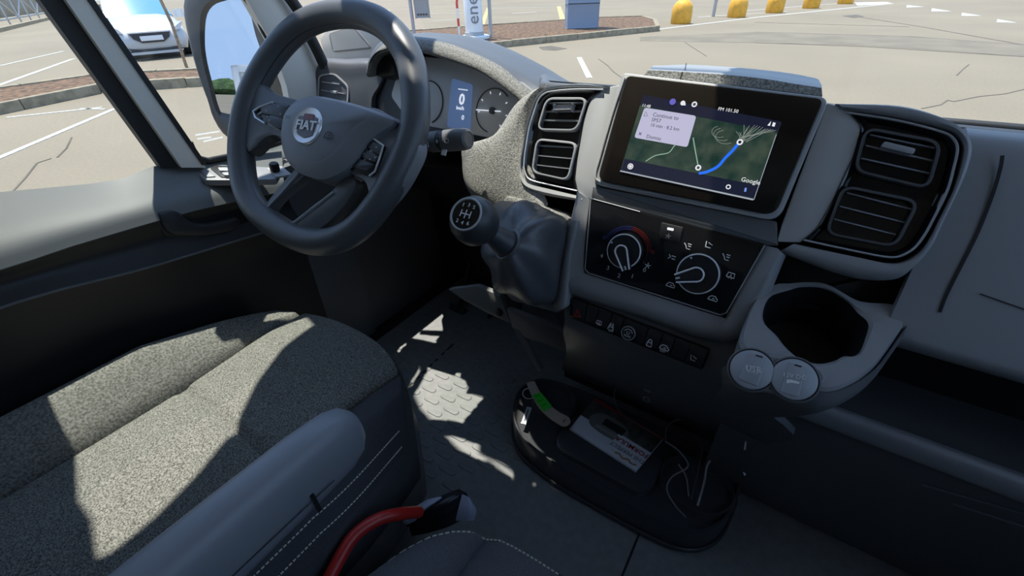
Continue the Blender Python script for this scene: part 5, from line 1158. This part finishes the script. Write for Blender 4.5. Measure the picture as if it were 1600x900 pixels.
# ---- passenger bench
P2, sv2 = cushion('c', None, -0.215, 0.62, -0.278, -0.95, 0.272, 0.285, 0.70, DFAB, DFAB, flare=0.02, pull=0.13, pexp=9, sdrop=0.012, corner=0.05, split=None, droop=0.02)
ps = thing('passenger_seat', (0.2, -0.6, 0.0), 'dark blue-grey passenger bench seat with a pale stitched edge', 'seat')
P = P2; svf = sv2; NV = 40
DF2 = mat('bench_fabric', (0.11, 0.115, 0.125), 0.9, bump=0.5, bscale=900, var=0.15, vscale=700, spec=0.2)
region('centre_panel', lambda v: -svf(v), svf, DF2, 26, ps); region('side_bolster', lambda v: -1.0, lambda v: -svf(v), DF2, 16, ps); region('side_bolster', svf, lambda v: 1.0, DF2, 16, ps)
edge = [P(-1.0, 1-j/24) for j in range(25)] + [P(-1+2*i/40, 0) for i in range(1, 40)] + [P(1.0, j/24) for j in range(25)]
cc = V((0.2, -0.6, 0.2))
rows = smooth_rows([[p-ZA*0.002 for p in edge], [p+outw(p)*0.01-ZA*0.02 for p in edge], [p+outw(p)*0.012-ZA*0.06 for p in edge], [p-outw(p)*0.01-ZA*0.12 for p in edge], [V((p.x, p.y, 0.01))-outw(p)*0.05 for p in edge]], 1, 3)
solid('cushion_skirt', rows, DFAB, 0.004, ZA, ps, 60)
NE = len(edge)
def along(s): i = s*(NE-1); k = min(NE-2, int(i)); return edge[k].lerp(edge[k+1], i-k)+ZA*0.001
stitch(lambda s: along(0.02+0.37*s), ps, 110)
rows = []
for j in range(7):
    k = j/6; rows.append([V((-0.2+0.8*i/10, -0.97-0.14*k-0.02*abs(i-5)/5, 0.28+0.6*k)) for i in range(11)])
solid('backrest', rows, DFAB, 0.09, (0, 1, 0), ps, 60)

# ================================================================== FLOOR TRAY AND LOOSE THINGS
TZ = 0.07
def T(px, py, z=TZ): return PZ(px, py, z)
def T2(px, py, z): return PZ(px, py, z+0.06)
t = thing('floor_tray', T(970, 720, 0), 'black moulded floor tray with cup wells at the foot of the dashboard', 'tray')
opx = [(800, 640), (806, 615), (824, 598), (850, 591), (890, 602), (930, 618), (1040, 672), (1130, 722), (1160, 748), (1150, 784), (1136, 812), (1108, 830), (1075, 831), (1030, 815), (947, 772), (863, 724), (817, 687), (803, 662)]
oo = resample(crom([T(*q) for q in opx], 4, True), 90)
TRM = mat('tray_black', (0.05, 0.051, 0.055), 0.3)
ins = inset(oo, 0.010, ZA)
loops('tray_body', [[V((p.x, p.y, 0.0)) for p in oo], [V((p.x, p.y, 0.02)) for p in oo], [p-ZA*0.006 for p in oo], [p+ZA*0.002 for p in inset(oo, 0.002, ZA)], [p+ZA*0.002 for p in inset(oo, 0.005, ZA)], [p-ZA*0.010 for p in ins], [p-ZA*0.012 for p in inset(oo, 0.02, ZA)]], TRM, t, True, True, True, 50)
tube('foot_lip', [V((p.x, p.y, 0.012)) for p in inset(oo, -0.002, ZA)], 0.004, TRM, t, 6, True)
def well(c, rx, ry, name='cup_well', dz=0.0):
    cpt = T(*c); L = [V((cpt.x+rx*math.cos(a), cpt.y+ry*math.sin(a), TZ)) for a in [2*math.pi*i/40 for i in range(40)]]
    loops(name, [[p-ZA*0.012 for p in inset(L, -0.004, ZA)], [p+ZA*0.004 for p in L], [p+ZA*0.004 for p in inset(L, 0.003, ZA)], [p-ZA*0.009 for p in inset(L, 0.006, ZA)], [p-ZA*0.0095 for p in inset(L, 0.02, ZA)]], TRM, t, False, True, True, 50)
well((866, 624), 0.047, 0.047); well((1088, 756), 0.066, 0.058)
pp = [T(*q, TZ+0.004) for q in ((868, 690), (885, 672), (940, 660), (1030, 720), (1012, 752), (1000, 770), (985, 768))]
slab('centre_pad', resample(rpoly([T(*q, TZ+0.002) for q in ((872, 672), (905, 645), (1040, 718), (1020, 762), (1000, 772), (866, 698))], 0.02), 50), ZA, 0.014, TRM, t, 0.006)
# leaflet on the pad
LZ = TZ+0.010
lq = [(890, 669), (994, 736), (1037, 684), (930, 622)]
l4 = [T(*q, LZ) for q in lq]
def lf(u, v, o=0.0): return l4[0].lerp(l4[1], u).lerp(l4[3].lerp(l4[2], u), v)+ZA*o
t = thing('leaflet', lf(0.5, 0.5, -0.006), 'white and dark leaflet with red edge lying on the floor tray', 'leaflet')
WP_ = mat('white_paper', (0.62, 0.63, 0.66), 0.6)
slab('sheets', l4, ZA, 0.006, WP_, t, 0.0006)
def lp(a, b, c, d, name, m, o): return slab(name, [lf(a, b, o), lf(c, b, o), lf(c, d, o), lf(a, d, o)], ZA, 0.0003, m, t, smooth=0)
lp(0.0, 0.42, 1.0, 0.93, 'photo_print', mat('photo_dark', (0.06, 0.058, 0.05), 0.5, var=0.5, vscale=60), 0.0005)
lp(0.0, 0.93, 1.0, 1.0, 'red_edge', mat('leaflet_red', (0.30, 0.015, 0.02), 0.5), 0.0006)
MG = mat('print_grey', (0.17, 0.17, 0.16), 0.5); MG2 = mat('print_pale', (0.26, 0.26, 0.24), 0.5)
slab('printed_vehicle', resample(crom([lf(u, v, 0.0009) for u, v in ((0.12, 0.55), (0.16, 0.36), (0.3, 0.3), (0.5, 0.3), (0.62, 0.36), (0.66, 0.55), (0.6, 0.72), (0.4, 0.78), (0.22, 0.74))], 4, True), 40), ZA, 0.0002, MG, t, smooth=0)
lp(0.30, 0.5, 0.6, 0.68, 'printed_window', mat('print_black', (0.02, 0.02, 0.022), 0.4), 0.0012); lp(0.25, 0.36, 0.58, 0.44, 'printed_grille', MG2, 0.0012)
lp(0.55, 0.12, 1.0, 0.52, 'caption_panel', WP_, 0.0011)
lx = (l4[0]-l4[1]).normalized(); ly = (l4[0]-l4[3]).normalized()
text('THE PERFECT', lf(0.78, 0.235, 0.0016), lx, ly, 0.0125, mat('caption_grey', (0.12, 0.12, 0.14), 0.6), t, 'lettering', 0.0002)
text('FORMULA', lf(0.78, 0.40, 0.0016), lx, ly, 0.0155, mat('caption_red', (0.3, 0.01, 0.02), 0.6), t, 'lettering', 0.0002, bold=0.01)
ribbon('orange_script', crom([lf(u, v, 0.0016) for u, v in ((0.66, 0.08), (0.72, 0.11), (0.78, 0.06), (0.84, 0.11), (0.9, 0.07), (0.96, 0.1))], 4), 0.003, ZA, mat('orange_print', (0.45, 0.16, 0.06), 0.6), t, 0.0002)
# key with strap
KZ = TZ+0.02
t = thing('key_ring', T(850, 625, TZ), 'beige leather key strap with a green label and one steel key', 'key')
sc = crom([T(*q, KZ) for q in ((829, 597), (838, 616), (850, 634), (866, 648), (881, 657))], 5)
A, B = [], []
for i, p in enumerate(sc):
    tt = (sc[min(i+1, len(sc)-1)]-sc[max(0, i-1)]).normalized(); s_ = tt.cross(ZA)*(0.0095+0.0045*i/len(sc)); A.append(p+s_); B.append(p-s_)
endc = sc[-1]; td = (sc[-1]-sc[-3]).normalized(); sd_ = td.cross(ZA)
outl_ = A+[endc+(sd_*math.cos(a)+td*math.sin(a))*0.0138 for a in [math.pi*k/8 for k in range(1, 8)]]+B[::-1]
BEI = mat('beige_leather', (0.50, 0.40, 0.30), 0.6)
solid('strap', [A, [a.lerp(b, 0.5)+ZA*0.0015 for a, b in zip(A, B)], B], BEI, 0.003, ZA, t)
lathe('strap_end', [(0.0138, 0), (0.0138, 0.003)], endc-ZA*0.003, ZA, BEI, t, 20)
slab('green_label', [p+ZA*0.0025 for p in (A[5], A[12], B[12], B[5])], ZA, 0.0008, mat('green_print', (0.05, 0.62, 0.04), 0.5, emit=None), t, smooth=0)
gcx = sc[8]+ZA*0.0032
for k in range(3): ribbon('label_print', [A[6+2*k].lerp(B[6+2*k], 0.2)+ZA*0.0026, A[6+2*k].lerp(B[6+2*k], 0.8)+ZA*0.0026], 0.0014, ZA, mat('dark_green_print', (0.01, 0.2, 0.01), 0.5), t, 0.0003)
lathe('rivet', [(0.005, 0), (0.0045, 0.0015), (0.001, 0.002)], sc[2]+ZA*0.002, ZA, CHROME, t, 16)
rc = T(826, 615, KZ); tube('split_ring', arc(rc, XA, (YA*0.8+ZA*0.3), 0.014, 0, 6.0, 24), 0.001, CHROME, t, 6)
ka, kb_ = T(827, 637, TZ+0.012), T(818, 662, TZ+0.012); kd = (kb_-ka).normalized()
box('key_blade', (ka+kb_)/2, kd, kd.cross(ZA), ZA, (kb_-ka).length, 0.010, 0.0025, CHROME, t, 0.0005)
box('blade_groove', (ka+kb_)/2+ZA*0.0014, kd, kd.cross(ZA), ZA, (kb_-ka).length*0.7, 0.002, 0.0006, BLACKP, t)
text('R', endc+ZA*0.0008, -td, sd_, 0.011, BLACKP, t, 'lettering', 0.0003)
# charging cables
def cable(path, r, m, label): 
    p = crom([V(q) for q in path], 6); return tag(tube('cable', p, r, m, None, 6, base=p[0]), label, 'cable', 'cables in the floor tray')
CB = mat('cable_black', (0.06, 0.06, 0.065), 0.35); CW = mat('cable_grey', (0.30, 0.29, 0.27), 0.4)
cable([PY(962, 604, 0.0), T(960, 622, 0.25), T(970, 645, 0.17), T(1000, 665, 0.13), T(1035, 685, 0.11), T(1060, 708, 0.10), T(1085, 735, 0.09), T(1090, 770, 0.07)], 0.0013, CB, 'thin black cable hanging from the dashboard port to the cup well')
cable([T(1040, 690, 0.12), T(1042, 668, 0.17), T(1060, 656, 0.19), T(1085, 662, 0.18), T(1098, 690, 0.15), T(1092, 730, 0.1), T(1080, 780, 0.075)], 0.0013, CB, 'black cable making a loop above the cup well')
cable([T(1145, 690, 0.14), T(1125, 705, 0.14), T(1106, 725, 0.12), T(1100, 755, 0.1), T(1090, 790, 0.08)], 0.002, CW, 'thick grey cable rising from the cup well')
cable([T(1040, 690, 0.13), T(1060, 704, 0.12), T(1075, 728, 0.1), T(1050, 745, 0.09), T(1042, 765, 0.09), T(1055, 790, 0.085), T(1072, 808, 0.08)], 0.0014, CW, 'grey cable bent to the left in the cup well')
cable([T(1060, 725, 0.11), T(1072, 745, 0.1), T(1076, 775, 0.08)], 0.0012, CW, 'short grey cable inside the cup well')
for q, lb in (((1164, 697), 'upper tiny white clip on the dark lower dashboard'), ((1163, 741), 'lower tiny white clip on the dark lower dashboard')):
    p = PY(*q, 0.02); tag(slab('white_clip', [PY(q[0]-2, q[1]+6, 0.02), PY(q[0]+1, q[1]+6, 0.02), PY(q[0]+2, q[1]-6, 0.02), PY(q[0], q[1]-6, 0.02)] if q[1] < 700 else [PY(q[0]-2, q[1]-2, 0.02), PY(q[0]+2, q[1]+2, 0.02), PY(q[0], q[1]+3, 0.02)], V((0, -1, 0.2)), 0.003, PRINT, None, base=p), lb, 'clip', 'white clips')
# red hose between the seats, with a bag
hz_ = 0.16
hp_ = [T(*q, z) for q, z in (((500, 935), 0.25), ((524, 885), 0.262), ((553, 838), 0.268), ((590, 812), 0.265), ((625, 803), 0.25), ((655, 800), 0.22))]
h1 = crom(hp_, 6); tag(tube('red_hose', h1, 0.0085, REDH, None, 12, base=h1[-1]), 'red hose curving between the two seats', 'hose')
BAGM = mat('bag_white', (0.42, 0.46, 0.58), 0.5); BAGD = mat('bag_dark', (0.02, 0.02, 0.024), 0.3)
bz = 0.15
t = thing('plastic_pouch', T(690, 800, 0.02), 'dark pouch with pale blue-white ends lying between the seats', 'pouch')
r0 = [T2(*q, z) for q, z in (((632, 812), 0.10), ((648, 795), 0.13), ((672, 782), 0.15), ((700, 770), 0.16), ((716, 764), 0.16))]
r1 = [T2(*q, z) for q, z in (((640, 815), 0.11), ((662, 802), 0.145), ((690, 790), 0.165), ((715, 778), 0.165), ((730, 772), 0.155))]
r2 = [T2(*q, z) for q, z in (((640, 828), 0.08), ((668, 822), 0.11), ((700, 812), 0.12), ((722, 800), 0.115), ((735, 790), 0.11))]
solid('pouch_body', smooth_rows([r0, r1, r2], 4, 4), BAGD, 0.02, ZA, t, 60)
solid('pouch_cuff', smooth_rows([[T2(*q, z) for q, z in (((628, 815), 0.11), ((645, 795), 0.135), ((668, 780), 0.155))], [T2(*q, z) for q, z in (((634, 818), 0.13), ((652, 800), 0.155), ((690, 776), 0.172))], [T2(*q, z) for q, z in (((650, 812), 0.12), ((664, 796), 0.15), ((680, 784), 0.165))]], 4, 4), BAGM, 0.003, ZA, t, 60)
solid('pouch_end', smooth_rows([[T2(*q, z) for q, z in (((722, 772), 0.17), ((716, 795), 0.15), ((712, 812), 0.13))], [T2(*q, z) for q, z in (((732, 776), 0.172), ((734, 794), 0.155), ((730, 812), 0.13))], [T2(*q, z) for q, z in (((734, 778), 0.165), ((744, 796), 0.14), ((740, 812), 0.12))]], 4, 4), BAGM, 0.003, ZA, t, 60)
# seat slide rail
a, b = T(655, 755, 0.05), T(515, 895, 0.05)
tag(tube('seat_rail', [a, a.lerp(b, 0.5), b.lerp(a, -0.3)], 0.006, mat('rail_metal', (0.35, 0.33, 0.3), 0.4, metal=0.8), None, 8, base=b), 'thin metal seat rail beside the driver seat', 'rail')
